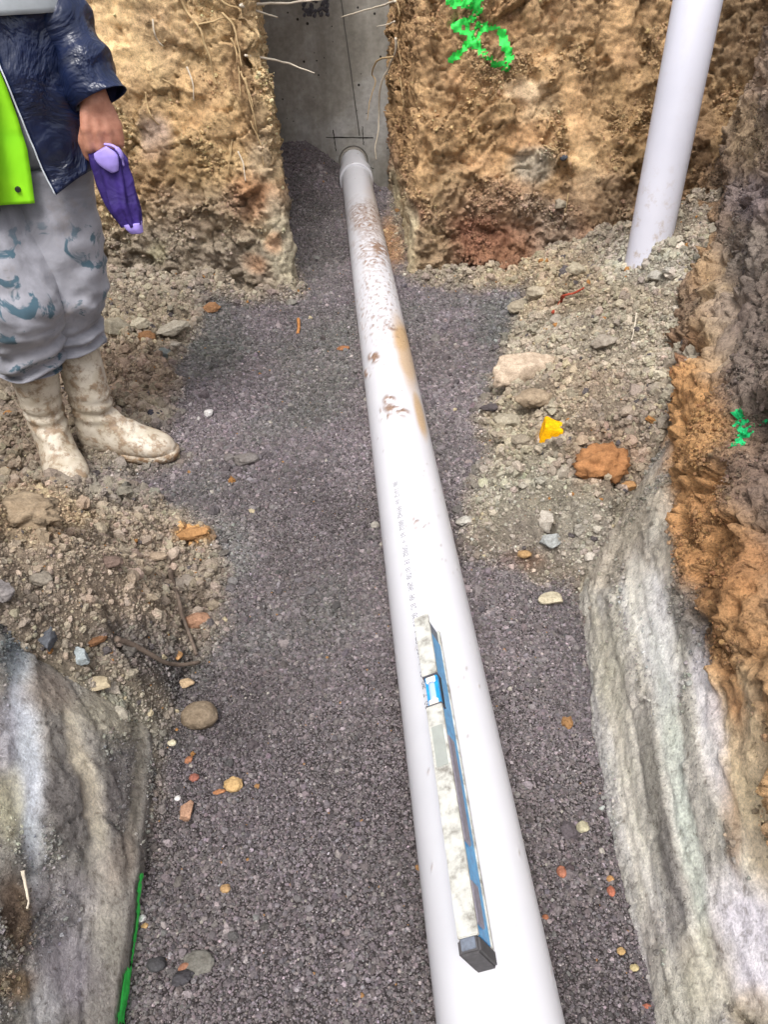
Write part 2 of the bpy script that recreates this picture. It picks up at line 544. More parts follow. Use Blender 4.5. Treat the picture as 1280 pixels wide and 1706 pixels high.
# ------------------------------------------------------------------ earth walls
def chaikin(P, it=3):
    P = np.asarray(P, float)
    for _ in range(it):
        a = P[:-1] * .75 + P[1:] * .25
        b = P[:-1] * .25 + P[1:] * .75
        P = np.concatenate([P[:1], np.stack([a, b], 1).reshape(-1, P.shape[1]), P[-1:]])
    return P
def resample(P, step):
    d = np.r_[0, np.cumsum(np.linalg.norm(np.diff(P[:, :2], axis=0), axis=1))]
    s = np.linspace(0, d[-1], max(2, int(d[-1] / step)))
    return np.stack([np.interp(s, d, P[:, k]) for k in range(P.shape[1])], 1), s
WALLS = {}
def earth_wall(name, label, path, step, zs, shader, foot=0.0, gain=1.22):
    """path rows: x, y, lean (outward metres per metre of height); the pit is on the left of the direction of travel"""
    Q, s = resample(chaikin(path, 3), step)
    T = np.gradient(Q[:, :2], axis=0)
    T /= np.linalg.norm(T, axis=1, keepdims=True)
    k = np.ones(9) / 9
    nin = np.stack([-T[:, 1], T[:, 0]], 1)
    nin = np.stack([np.convolve(np.pad(nin[:, c], 4, mode='edge'), k, 'valid') for c in (0, 1)], 1)
    nin /= np.linalg.norm(nin, axis=1, keepdims=True)
    S, Z = np.meshgrid(s, zs, indexing='ij')
    lean = Q[:, 2][:, None]
    zl = np.maximum(Z - foot, 0) * (1 + foot * 5)
    B = Q[:, None, :2] - nin[:, None, :] * (lean * zl)[:, :, None]
    P0 = np.concatenate([B, Z[:, :, None]], 2).reshape(-1, 3)
    nn = np.broadcast_to(nin[:, None, :], B.shape).reshape(-1, 2)
    px, py = pj(P0)
    disp, col, smooth = shader(P0, S.ravel(), Z.ravel(), px, py)
    col = soil_tone(col, .24, gain)
    P = P0.copy()
    P[:, :2] += nn * disp[:, None]
    P[:, 2] += 0.35 * disp * sstep(-.1, .2, Z.ravel())
    # turn over into the ground surface beyond the top edge
    P = P.reshape(len(s), len(zs), 3)
    top = P[:, -1:, :].copy()
    extra = []
    for off, dz in ((.05, .03), (.4, .05), (2.5, .0)):
        e = top.copy()
        e[:, 0, :2] -= nin * off
        e[:, 0, 2] = zs[-1] + dz
        extra.append(e)
    P = np.concatenate([P] + extra, 1)
    nz = len(zs) + 3
    col = np.concatenate([col.reshape(len(s), len(zs), 3)] + [col.reshape(len(s), len(zs), 3)[:, -1:]] * 3, 1).reshape(-1, 3)
    smooth = np.concatenate([smooth.reshape(len(s), len(zs))] + [smooth.reshape(len(s), len(zs))[:, -1:]] * 3, 1).ravel()
    V = P.reshape(-1, 3)
    F = grid_faces(len(s), nz)
    me = np_mesh(name, V, F, {'soil': col, 'smooth': smooth})
    o = tag(link(name, me, M_SOIL), label, kind='structure')
    WALLS[name] = dict(V=V, F=F, col=col, smooth=smooth, obj=o, nin=np.repeat(nin, nz, 0))
    return o
def relief(P, smooth, big=1.0, lump=1.0, crack=1.0):
    r = 1 - smooth
    W = P + 0.020 * np.stack([perlin(P, 12, 41), perlin(P, 12, 42), perlin(P, 12, 43)], 1) + 0.006 * np.stack([perlin(P, 45, 48), perlin(P, 45, 49), perlin(P, 45, 50)], 1)
    d = big * (0.026 * fbm(P, 3.5, 3, 31) + 0.014 * fbm(P, 9, 3, 32))
    patch = sstep(-.25, .25, fbm(P, 5, 3, 36))
    d = d + r * lump * (.034 * facets(W, 8.5, 1) + (.35 + .65 * patch) * (.017 * facets(W, 21, 2) + .012 * facets(W, 47, 3)))
    d = d + r * lump * (0.007 * fbm(P, 60, 3, 37) + .008 * (ridged(P, 17, 3, 33) - .4))
    ck = np.abs(perlin(P + 0.05 * perlin(P, 7, 44)[:, None], 6.5, 45))
    ck2 = np.abs(perlin(P + 0.02 * perlin(P, 19, 46)[:, None], 19, 47))
    d = d - r * crack * (0.018 * sstep(.045, .0, ck) + 0.008 * sstep(.06, .0, ck2))
    d = d + smooth * (0.0025 * fbm(P, 40, 3, 34) - .006)
    return d

zs_block = np.concatenate([np.arange(-.12, 1.05, .0075), [1.1, 1.16, 1.22, 1.28]])
zs_near = np.concatenate([np.arange(-.06, .75, .0056), np.arange(.75, 1.05, .009), [1.1, 1.16, 1.22, 1.28]])

def sh_left_block(P, S, Z, px, py):
    w = fbm(P, 3, 3, 51)
    t = sstep(.42, .20, Z + .10 * w)
    base = lin('#b89a68') * (1 - t[:, None]) + t[:, None] * lin('#948670')
    base = base * (1 + .22 * fbm(P, 14, 3, 52))[:, None]
    bl = [(175, 70, 55, 90, -10, '#c3a26a', .9, .9), (290, 60, 80, 60, 0, '#ad8e60', .6, .35), (345, 150, 50, 40, -15, '#b4915e', .7, .7), (300, 200, 40, 26, 10, '#b18c58', .7, .7), (225, 110, 26, 50, 5, '#c0a06a', .7, .8), (320, 170, 60, 60, 0, '#a3804f', .6), (255, 230, 30, 34, 0, '#a28b7e', .8, .5),
          (400, 120, 22, 150, -12, '#84633c', .75), (440, 280, 22, 90, -10, '#9c8a6c', .7, .3), (425, 330, 45, 40, 0, '#a97043', .7), (250, 290, 60, 50, 0, '#93714a', .6),
          (330, 270, 60, 50, 0, '#a3834f', .6), (330, 350, 90, 40, 0, '#8d7b66', .6), (470, 420, 30, 90, -8, '#9b937a', .8, .55), (455, 405, 16, 18, 0, '#b5814f', .55),
          (425, 440, 26, 16, 20, '#b07c4b', .55), (255, 440, 60, 50, 0, '#7e7262', .7), (370, 450, 50, 40, 0, '#86796a', .6), (265, 420, 18, 18, 0, '#8c8668', .7, .5),
          (350, 40, 40, 60, 0, '#b8975f', .5), (220, 160, 40, 40, 0, '#9a7a4e', .6), (390, 210, 40, 40, 0, '#b08c58', .6, .3)]
    c, s = paint(base, px, py, P, bl, .5, 10, 53)
    return relief(P, s, 1.1, 1.0, 1.2), c, s
earth_wall('left_earth_block', 'cut face of tan clay with fine roots behind the worker',
           [(-.27, 4.95, .09), (-.22, 4.2, .09), (-.15, 3.2, .09), (-.13, 2.93, .09), (-.145, 2.86, .09), (-.25, 2.86, .08), (-.5, 2.93, .08), (-.9, 2.98, .08), (-1.3, 2.9, .1), (-1.55, 2.4, .1), (-1.6, 1.9, .1)],
           .0075, zs_block, sh_left_block, 0.0, 1.52)

def sh_right_block(P, S, Z, px, py):
    w = fbm(P, 3, 3, 61)
    t = sstep(.38, .18, Z + .14 * w)
    base = lin('#a78556') * (1 - t[:, None]) + t[:, None] * lin('#8d6a50')
    base = base * (1 + .22 * fbm(P, 14, 3, 62))[:, None]
    bl = [(700, 200, 24, 120, -4, '#ad8753', .6, .6), (1040, 90, 26, 120, -4, '#a68252', .7, .75), (1000, 240, 20, 70, -8, '#b08e5e', .7, .8), (820, 270, 40, 24, -20, '#ab8454', .7, .7), (770, 140, 36, 30, 10, '#ac8350', .6, .6), (910, 110, 30, 30, 0, '#b18a55', .6, .6), (672, 380, 20, 110, -6, '#a39b7b', .9, .75), (672, 150, 14, 200, 0, '#a07a4a', .6, .2), (720, 60, 60, 60, 0, '#a27c4c', .6), (875, 150, 32, 20, 0, '#bda37d', .9, .85), (835, 40, 50, 30, 0, '#9c7343', .6),
          (960, 195, 17, 85, -8, '#b58f5b', .9, .85), (900, 185, 34, 18, -30, '#b59a70', .7, .3), (930, 60, 40, 60, 0, '#b49160', .6), (870, 235, 60, 28, -20, '#a57d4b', .8, .6), (890, 275, 34, 30, 0, '#a29a88', .8),
          (780, 200, 50, 60, 0, '#a98350', .5), (735, 330, 30, 70, 0, '#a0865c', .6), (975, 290, 22, 60, -8, '#b39362', .8, .7), (1010, 120, 40, 120, 0, '#a3804f', .7), (1060, 200, 50, 120, 0, '#9a7a4c', .7),
          (1000, 330, 70, 50, 0, '#947a5b', .7), (830, 340, 80, 40, 0, '#97775a', .7), (790, 400, 70, 40, 0, '#86563a', .8), (860, 430, 60, 30, 0, '#8b6040', .7), (930, 400, 40, 50, 0, '#988672', .6),
          (900, 350, 40, 30, 0, '#8f7d6a', .6), (1080, 360, 60, 60, 0, '#93795c', .7), (720, 420, 40, 50, 0, '#a08c66', .6), (760, 465, 70, 14, 0, '#8d857a', .7), (1240, 60, 70, 90, 0, '#7f684c', .7), (1150, 250, 50, 120, 0, '#7d6043', .6)]
    c, s = paint(base, px, py, P, bl, .5, 10, 63)
    # vertical scrape marks of the bucket
    dv = P.copy()
    dv[:, 2] *= .15
    gro = .010 * ridged(dv, 16, 2, 64) * sstep(880, 960, px)
    c = c * (1 + .25 * fbm(dv, 22, 3, 65) * sstep(860, 980, px))[:, None]
    return relief(P, s, 1.1, 1.05, 1.0) + gro, c, s
earth_wall('right_earth_block', 'cut face of ochre clay with sprayed green figure',
           [(1.75, 2.0, .1), (1.62, 2.6, .06), (1.35, 2.90, .05), (1.0, 3.0, .05), (.7, 3.03, .05), (.44, 3.02, .04), (.335, 3.02, .02), (.34, 3.12, .02), (.36, 3.6, .02), (.385, 4.95, .02)],
           .0075, zs_block, sh_right_block, 0.0, 1.52)

def sh_right_near(P, S, Z, px, py):
    w = fbm(P, 3, 3, 71)
    dv = np.stack([S, Z * 11, np.zeros_like(S)], 1)          # features drawn out along the scrape direction
    st = fbm(dv, 1.6, 4, 72)
    st2 = fbm(np.stack([S * .6, Z * 22, S * 0], 1), 3.5, 4, 73)
    zt = .285 + .05 * fbm(np.stack([S, S * 0, S * 0], 1), 2.5, 3, 74) + .03 * w
    up = sstep(-.02, .03, Z - zt)
    up2 = sstep(-.03, .05, Z - zt - .16 - .05 * w)
    brk = .35 * fbm(P, 38, 3, 85)
    clay = lin('#bdb9ae') * (1 + .22 * st)[:, None]
    clay = clay + (sstep(.0, .4, st2 + brk) * .55)[:, None] * (lin('#8c877c') - clay)
    clay = clay + (sstep(.0, .35, fbm(dv, 2.2, 3, 75) + .5 * brk) * .5)[:, None] * (lin('#c3c3c9') - clay)
    clay = clay + (sstep(.1, .4, fbm(dv, 1.3, 3, 76) + .5 * brk) * .5)[:, None] * (lin('#b5ab8d') - clay)
    och = lin('#b58a55') * (1 + .35 * fbm(P, 10, 4, 77))[:, None]
    och = och + (sstep(.0, .3, fbm(P, 7, 3, 78)) * .6)[:, None] * (lin('#96693f') - och)
    upc = lin('#84705f') * (1 + .3 * fbm(P, 8, 4, 79))[:, None]
    base = clay * (1 - up[:, None]) + up[:, None] * och
    base = base * (1 - up2[:, None]) + up2[:, None] * upc
    bl = [(1045, 860, 50, 90, 12, '#a59a86', .85, 0), (990, 930, 50, 50, 0, '#a89e8c', .8, 0), (1150, 680, 60, 130, -12, '#c08a45', .85, .1), (1180, 900, 60, 140, -14, '#c08845', .85, .1), (1130, 620, 40, 50, 0, '#b06a32', .6), (1230, 1030, 50, 110, -10, '#a3743f', .8), (1110, 900, 20, 100, -5, '#b9b1a0', .7, .4),
          (1250, 950, 40, 60, 0, '#b77c38', .6), (1140, 410, 24, 45, 0, '#bd8640', .85, .2), (1195, 520, 28, 110, -4, '#a98f69', .8, .5), (1150, 520, 26, 90, 0, '#76675a', .7), (1245, 560, 50, 130, 0, '#7f7168', .75),
          (1260, 800, 40, 60, 0, '#7e6a60', .7), (1240, 420, 40, 60, 0, '#8a7f75', .7), (1250, 120, 40, 50, -40, '#b0957c', .9), (1240, 220, 30, 60, 0, '#a78d68', .7, .3), (1170, 300, 40, 90, 0, '#7d6448', .7),
          (1250, 330, 40, 40, 0, '#7f7480', .5), (1245, 1250, 60, 130, -8, '#c0a983', .85, .7), (1225, 1130, 20, 80, -8, '#a9763a', .8), (1265, 1380, 40, 120, -6, '#c0ab85', .8, .7), (1215, 1360, 14, 110, -8, '#9c7650', .6),
          (1255, 1570, 70, 120, -25, '#c0bccb', .8, .8), (1150, 1040, 26, 60, -10, '#77716b', .75), (1090, 1050, 30, 120, -10, '#c4c6c8', .7, .85), (1180, 1200, 22, 130, -9, '#c5c3cb', .7, .8), (1120, 1250, 18, 160, -9, '#b3bbb2', .7, .85),
          (1095, 1330, 16, 150, -9, '#7b776d', .7, 0), (1125, 1500, 16, 120, -9, '#6f6a6c', .6, 0), (1150, 1420, 16, 180, -9, '#aab5a8', .7, .85), (1050, 1300, 22, 200, -9, '#b0aca0', .6, .6), (1020, 1120, 26, 100, -8, '#a9a591', .6, .2),
          (1180, 1620, 40, 90, -6, '#a79f86', .6, .5), (1250, 1690, 40, 40, 0, '#a08c66', .6), (1040, 930, 60, 40, -20, '#a59b8c', .8, .1), (1060, 980, 20, 60, -5, '#bcbab0', .7, .7)]
    c, s = paint(base, px, py, P, bl, .45, 12, 80)
    s0 = (1 - up) * sstep(-.35, .05, st + .5 * fbm(P, 25, 3, 81)) * .8
    s = np.clip(np.maximum(s, s0 * sstep(.55, .1, np.abs(s - .5))), 0, 1)
    d = relief(P, s, .75 - .68 * (1 - up), 1.05 - .84 * (1 - up), .95 - .75 * (1 - up))
    d = d + (1 - up) * (.002 * st + .002 * st2 + .0025 * ridged(np.stack([S * .35, Z * 12, S * 0], 1), 3.2, 3, 84) + .004 * sstep(.1, .4, st2) * clods(P, 70, 9)) + .028 * up * (1 - up2) * (.4 + fbm(P, 6, 3, 82)) - .02 * sstep(.10, .0, np.abs(Z - zt)) * 0
    d = d + up * .020 * fbm(P, 5, 3, 83) - up2 * .02
    return d, c, s
earth_wall('right_near_earth_wall', 'scraped trench side of pale grey clay under an ochre layer',
           [(.37, -1.6, .36), (.375, -.3, .36), (.385, .34, .36), (.41, .6, .36), (.48, .98, .36), (.525, 1.2, .40), (.58, 1.29, .40), (.72, 1.46, .26), (.865, 1.76, .18), (1.02, 2.1, .16), (1.24, 2.6, .12), (1.5, 3.1, .1)],
           .0060, zs_near, sh_right_near, 0.0, 1.36)

def sh_left_near(P, S, Z, px, py):
    dv = np.stack([S, Z * 9, np.zeros_like(S)], 1)
    st = fbm(dv, 1.8, 4, 91)
    base = lin('#928e87') * (1 + .18 * st)[:, None]
    base = base + (sstep(.05, .4, fbm(dv, 3.2, 3, 92)) * .6)[:, None] * (lin('#66625f') - base)
    bl = [(45, 1260, 26, 190, -4, '#a9b2bd', .9, .95), (25, 1090, 26, 40, 0, '#6f7c86', .7), (150, 1320, 18, 150, -14, '#a69d86', .85, .85), (175, 1500, 26, 130, -6, '#a29c91', .8, .8), (110, 1350, 30, 90, -8, '#666262', .75, 0),
          (110, 1500, 50, 60, 0, '#8f8992', .6, .2), (205, 1310, 30, 90, 8, '#625c5e', .75, 0), (228, 1340, 12, 130, 6, '#6d675a', .7, .5), (205, 1430, 22, 50, 10, '#7d7164', .6), (20, 1340, 26, 60, 0, '#b9b492', .7),
          (30, 1530, 26, 70, -6, '#7d6549', .85), (15, 1500, 14, 60, -6, '#4d4036', .7), (75, 1560, 16, 60, 0, '#55534f', .6), (30, 1640, 40, 30, 0, '#93764e', .8), (110, 1620, 60, 70, 0, '#98939d', .7, .3), (75, 1680, 30, 50, 0, '#a3a4a8', .6, .5),
          (165, 1640, 18, 90, 4, '#807c76', .7, .5), (195, 1600, 14, 120, 4, '#77736c', .7, .6), (190, 1180, 60, 50, 20, '#98917f', .8, 0), (80, 1150, 40, 40, 0, '#8f8073', .7, 0), (10, 1220, 20, 60, 0, '#9c9ca6', .7, .4)]
    c, s = paint(base, px, py, P, bl, .45, 12, 93)
    lowf = sstep(.10, .03, Z)
    d = relief(P, s, .05, .20, .30) * (1 - .55 * lowf) + .002 * st
    return d, c, s
earth_wall('left_near_earth_wall', 'steep cut bank of grey clay with bluish smears',
           [(-1.9, 1.9, .3), (-1.2, 1.6, .35), (-.80, 1.32, .42), (-.53, 1.08, .46), (-.40, .92, .46), (-.345, .82, .46), (-.332, .74, .44), (-.324, .6, .42), (-.318, .4, .40), (-.315, 0, .38), (-.31, -1.6, .36)],
           .0060, zs_near, sh_left_near, .05, 1.75)

# ------------------------------------------------------------------ concrete wall at the end of the trench
WY = 4.74                                   # its face
HOLE = (0.173, 0.062, 0.087)                # x, z, radius of the opening round the pipe
m_conc, nt, b = new_mat('concrete')
p = pos(nt)
n1 = noise_node(nt, 3.5, 6, 0.6, p, .5)
n2 = noise_node(nt, 40, 5, 0.6, p)
n3 = noise_node(nt, 300, 3, 0.6, p)
mp = N(nt, 'ShaderNodeMapping')
mp.inputs['Scale'].default_value = (9, 9, .8)
nt.links.new(p, mp.inputs['Vector'])
n4 = noise_node(nt, 1.5, 4, 0.6, mp.outputs[0])
r1 = ramp_node(nt, n1.outputs[0], [(.3, srgb('#86827a')), (.5, srgb('#9b978f')), (.68, srgb('#b2b0ad'))])
r2 = ramp_node(nt, n2.outputs[0], [(.3, (.82,) * 3), (.7, (1.14,) * 3)])
r4 = ramp_node(nt, n4.outputs[0], [(.3, (.80, .79, .77)), (.7, (1.12, 1.12, 1.13))])
c = mix_node(nt, r1.outputs[0], r2.outputs[0], 1.0, 'MULTIPLY')
c = mix_node(nt, c, r4.outputs[0], 1.0, 'MULTIPLY')
vo = N(nt, 'ShaderNodeTexVoronoi')
vo.inputs['Scale'].default_value = 26
nt.links.new(p, vo.inputs['Vector'])
n5 = noise_node(nt, 7, 2, .5, p)
po = N(nt, 'ShaderNodeMath', operation='SUBTRACT')
nt.links.new(vo.outputs['Distance'], po.inputs[0])
sc5 = N(nt, 'ShaderNodeMapRange')
sc5.inputs['From Min'].default_value = .45
sc5.inputs['From Max'].default_value = .75
sc5.inputs['To Max'].default_value = .22
nt.links.new(n5.outputs[0], sc5.inputs['Value'])
nt.links.new(sc5.outputs[0], po.inputs[1])
pore = ramp_node(nt, po.outputs[0], [(0.0, (0, 0, 0)), (.03, (1, 1, 1))])
c = mix_node(nt, c, mix_node(nt, srgb('#4a4745'), (1, 1, 1, 1), pore.outputs[0]), 1.0, 'MULTIPLY')
nt.links.new(c, b.inputs['Base Color'])
b.inputs['Roughness'].default_value = .75
b.inputs['Specular IOR Level'].default_value = .35
nb = bump_node(nt, n3.outputs[0], .25, .002)
nt.links.new(bump_node(nt, pore.outputs[0], .4, .003, nb), b.inputs['Normal'])
conc = empty('concrete_wall', (.1, WY, 0), 'smooth grey concrete wall closing the narrow end of the trench', 'wall')
bm = bmesh.new()
def ring(bm, y, sc=1.0, n=48):
    return [bm.verts.new((HOLE[0] + HOLE[2] * sc * math.cos(2 * math.pi * k / n), y, HOLE[1] + HOLE[2] * sc * math.sin(2 * math.pi * k / n))) for k in range(n)]
# face with a round opening: rays from the opening to the slab outline
X0, X1, Z0, Z1 = -.75, 1.0, -.3, 1.55
n = 48
hole = ring(bm, WY)
outl = []
for k in range(n):
    a = 2 * math.pi * k / n
    dx, dz = math.cos(a), math.sin(a)
    ts = []
    if dx > 1e-9: ts.append((X1 - HOLE[0]) / dx)
    if dx < -1e-9: ts.append((X0 - HOLE[0]) / dx)
    if dz > 1e-9: ts.append((Z1 - HOLE[1]) / dz)
    if dz < -1e-9: ts.append((Z0 - HOLE[1]) / dz)
    t = min(t for t in ts if t > 0)
    outl.append(bm.verts.new((HOLE[0] + dx * t, WY, HOLE[1] + dz * t)))
for k in range(n):
    j = (k + 1) % n
    bm.faces.new((hole[k], outl[k], outl[j], hole[j]))
    # corners of the slab
    a, c2 = outl[k].co, outl[j].co
    if abs(a.x - c2.x) > 1e-6 and abs(a.z - c2.z) > 1e-6:
        cx = X1 if max(a.x, c2.x) > X1 - 1e-6 else X0
        cz = Z1 if max(a.z, c2.z) > Z1 - 1e-6 else Z0
        v = bm.verts.new((cx, WY, cz))
        bm.faces.new((outl[k], v, outl[j]))
inner = ring(bm, WY + .16)
for k in range(n):
    j = (k + 1) % n
    bm.faces.new((hole[k], hole[j], inner[j], inner[k]))
bm.faces.new(list(reversed(inner)))
box_bm(bm, ((X0 + X1) / 2, WY + .24, (Z0 + Z1) / 2), (X1 - X0, .12, Z1 - Z0))
box_bm(bm, (X0 + .01, WY + .1, (Z0 + Z1) / 2), (.018, .19, Z1 - Z0))
box_bm(bm, (X1 - .01, WY + .1, (Z0 + Z1) / 2), (.018, .19, Z1 - Z0))
box_bm(bm, ((X0 + X1) / 2, WY + .1, Z1 - .01), (X1 - X0 - .04, .19, .018))
bm_obj('slab', bm, m_conc, conc)
# pencil lines and formwork joint drawn on the face
m_line = simple('pencil_line', '#3a3836', .9, .1)
def face_line(name, a, b2, w, mat):
    A, B = gy(*a, WY), gy(*b2, WY)
    d = np.array([B[0] - A[0], B[2] - A[2]])
    L = np.linalg.norm(d)
    d /= L
    q = np.array([-d[1], d[0]]) * w / 2
    V = []
    ns = 14
    rs = np.random.RandomState(int(a[0] * 7 + a[1]))
    for k in range(ns + 1):
        t = k / ns
        m_ = np.array([A[0], A[2]]) + d * L * t + q * rs.uniform(-.5, .5)
        wq = q * rs.uniform(.6, 1.2)
        V += [(m_[0] - wq[0], WY - .0015, m_[1] - wq[1]), (m_[0] + wq[0], WY - .0015, m_[1] + wq[1])]
    F = [(2 * k, 2 * k + 1, 2 * k + 3, 2 * k + 2) for k in range(ns)]
    return link(name, np_mesh(name, V, F), mat, conc, False)
face_line('formwork_joint', (563, -40), (599, 226), .007, simple('joint_line', '#5f5c58', .9, .1))
face_line('pencil_line', (543, 229), (622, 229), .006, m_line)
face_line('pencil_line', (555, 216), (560, 252), .006, m_line)
face_line('pencil_line', (604, 210), (606, 242), .005, m_line)
face_line('pencil_line', (617, 279), (623, 281), .005, m_line)
# rough patch of exposed stone high on the wall
bm = bmesh.new()
rs = random.Random(5)
for k in range(60):
    q = gy(505 + 42 * rs.random(), -8 + 34 * rs.random(), WY)
    r = bmesh.ops.create_icosphere(bm, subdivisions=1, radius=rs.uniform(.006, .013))
    for v in r['verts']:
        v.co = Vector((v.co.x + q[0], v.co.y * .5 + WY, v.co.z + q[2]))
tag(bm_obj('honeycomb_patch', bm, simple('honeycomb', '#57555a', .9, .2, 60, .4), conc), kind='stuff')

# ------------------------------------------------------------------ ray casting against what stands so far
bpy.context.view_layer.update()
DG = bpy.context.evaluated_depsgraph_get()
def hit(px, py, fallback_y=2.8):
    d = Vector(ray(px, py)).normalized()
    ok, loc, nor, idx, ob, mtx = SC.ray_cast(DG, Vector(CC), d)
    if not ok:
        q = gy(px, py, fallback_y)
        return Vector(q), Vector((0, -1, 0))
    return loc, nor

# ------------------------------------------------------------------ spray paint: thin skins lying on the soil
def spray(name, wall, strokes, mat, parent_label=None, lift=.0014, sc=38, rag=1.0):
    W = WALLS[wall]
    V, F = W['V'], W['F']
    px, py = pj(V)
    rough_edge = fbm(V, sc, 3, 101)
    m = np.full(len(V), -1e9)
    for pts, w in strokes:
        m = np.maximum(m, w * (1 + .55 * rough_edge) - line_d(px, py, pts))
    m = m - rag * 8.8 * np.clip(fbm(V, 95, 2, 102), 0, 1)
    q = F[(m[F] > 0).all(1)]
    u, inv = np.unique(q, return_inverse=True)
    P = V[u].copy()
    P[:, :2] += W['nin'][u] * lift
    P[:, 2] += lift * .5
    me = np_mesh(name, P, inv.reshape(-1, 4))
    o = link(name, me, mat, W['obj'])
    W.setdefault('paint', []).append((strokes, mat))
    return o
m_gpaint = simple('green_spray', (0.055, 0.74, 0.11, 1), .7, .3, 60, .35, .6, bscale=200, bdist=.002)
m_gpaint2 = simple('emerald_spray', (0.015, 0.50, 0.16, 1), .7, .3, 60, .35, .6, bscale=200, bdist=.002)
spray('spray_paint_mark', 'right_earth_block',
      [([(748, 2), (772, 8), (800, 2), (812, -30)], 11), ([(800, 2), (796, 20), (786, 33), (760, 44)], 10), ([(760, 44), (784, 62), (792, 76)], 11), ([(784, 64), (772, 84), (752, 98)], 10),
       ([(790, 60), (802, 45), (824, 44), (838, 56), (842, 78), (849, 96), (840, 112), (822, 104), (806, 92), (794, 72)], 10)], m_gpaint)
spray('spray_paint_mark', 'right_near_earth_wall', [([(1234, 692), (1238, 712), (1234, 740)], 15), ([(1240, 725), (1262, 710), (1285, 690)], 10), ([(1222, 745), (1232, 730)], 8)], m_gpaint2)
spray('spray_paint_mark', 'left_near_earth_wall', [([(232, 1455), (227, 1510), (221, 1570), (215, 1630)], 4.5), ([(215, 1620), (209, 1655), (201, 1700)], 12), ([(222, 1660), (226, 1690)], 10)], m_gpaint, lift=.003, rag=.5)

# ------------------------------------------------------------------ loose stuff: bedding grains and soil crumbs (points + geometry nodes)
def grain_object(name, label, P, S, R, TINT, mat, seeds=4, jag=.35, sub=2, squash=(1, 1, .75)):
    me = bpy.data.meshes.new(name)
    n = len(P)
    me.vertices.add(n)
    me.vertices.foreach_set('co', np.asarray(P, np.float32).ravel())
    for an, arr in (('scl', S), ('rot', R)):
        at = me.attributes.new(an, 'FLOAT_VECTOR', 'POINT')
        at.data.foreach_set('vector', np.asarray(arr, np.float32).ravel())
    at = me.attributes.new('tint', 'FLOAT_COLOR', 'POINT')
    at.data.foreach_set('color', np.concatenate([TINT, np.ones((n, 1))], 1).astype(np.float32).ravel())
    at = me.attributes.new('pick', 'INT', 'POINT')
    at.data.foreach_set('value', np.random.RandomState(n).randint(0, seeds, n).astype(np.int32))
    o = bpy.data.objects.new(name, me)
    COL.objects.link(o)
    tag(o, label, kind='stuff')
    ng = bpy.data.node_groups.new(name + '_nodes', 'GeometryNodeTree')
    ng.interface.new_socket('Geometry', in_out='INPUT', socket_type='NodeSocketGeometry')
    ng.interface.new_socket('Geometry', in_out='OUTPUT', socket_type='NodeSocketGeometry')
    nn, ll = ng.nodes, ng.links
    gi, go = nn.new('NodeGroupInput'), nn.new('NodeGroupOutput')
    g2i = nn.new('GeometryNodeGeometryToInstance')
    for k in range(seeds):
        ico = nn.new('GeometryNodeMeshIcoSphere')
        ico.inputs['Radius'].default_value = .5
        ico.inputs['Subdivisions'].default_value = sub
        ps = nn.new('GeometryNodeInputPosition')
        add = nn.new('ShaderNodeVectorMath')
        add.operation = 'ADD'
        add.inputs[1].default_value = (k * 7.3 + 1.1, k * 3.1, k * 5.7)
        ll.new(ps.outputs[0], add.inputs[0])
        no = nn.new('ShaderNodeTexNoise')
        no.inputs['Scale'].default_value = 2.6
        no.inputs['Detail'].default_value = 2
        ll.new(add.outputs[0], no.inputs['Vector'])
        sub_ = nn.new('ShaderNodeVectorMath')
        sub_.operation = 'SUBTRACT'
        sub_.inputs[1].default_value = (.5, .5, .5)
        ll.new(no.outputs['Color'], sub_.inputs[0])
        scn = nn.new('ShaderNodeVectorMath')
        scn.operation = 'SCALE'
        scn.inputs['Scale'].default_value = jag * 3
        ll.new(sub_.outputs[0], scn.inputs[0])
        sp = nn.new('GeometryNodeSetPosition')
        ll.new(ico.outputs['Mesh'], sp.inputs['Geometry'])
        ll.new(scn.outputs[0], sp.inputs['Offset'])
        sm = nn.new('GeometryNodeSetMaterial')
        sm.inputs['Material'].default_value = mat
        ll.new(sp.outputs[0], sm.inputs['Geometry'])
        ll.new(sm.outputs[0], g2i.inputs[0])
    def named(nm, typ):
        a = nn.new('GeometryNodeInputNamedAttribute')
        a.data_type = typ
        a.inputs['Name'].default_value = nm
        return a.outputs[0]
    iop = nn.new('GeometryNodeInstanceOnPoints')
    ll.new(gi.outputs[0], iop.inputs['Points'])
    ll.new(g2i.outputs[0], iop.inputs['Instance'])
    iop.inputs['Pick Instance'].default_value = True
    ll.new(named('pick', 'INT'), iop.inputs['Instance Index'])
    ll.new(named('rot', 'FLOAT_VECTOR'), iop.inputs['Rotation'])
    ll.new(named('scl', 'FLOAT_VECTOR'), iop.inputs['Scale'])
    ll.new(iop.outputs[0], go.inputs[0])
    md = o.modifiers.new('grains', 'NODES')
    md.node_group = ng
    me.materials.append(mat)
    return o
RS = np.random.RandomState(11)
def in_view(P, m=160):
    px, py = pj(P)
    return (px > -m) & (px < 1280 + m) & (py > -m) & (py < 1706 + m)
def grains_on_floor(n, x0, x1, y0, y1, power):
    x = RS.uniform(x0, x1, n)
    y = RS.uniform(y0, y1, n)
    z, g, c = fh_at(x, y)
    return np.stack([x, y, z], 1), g, c
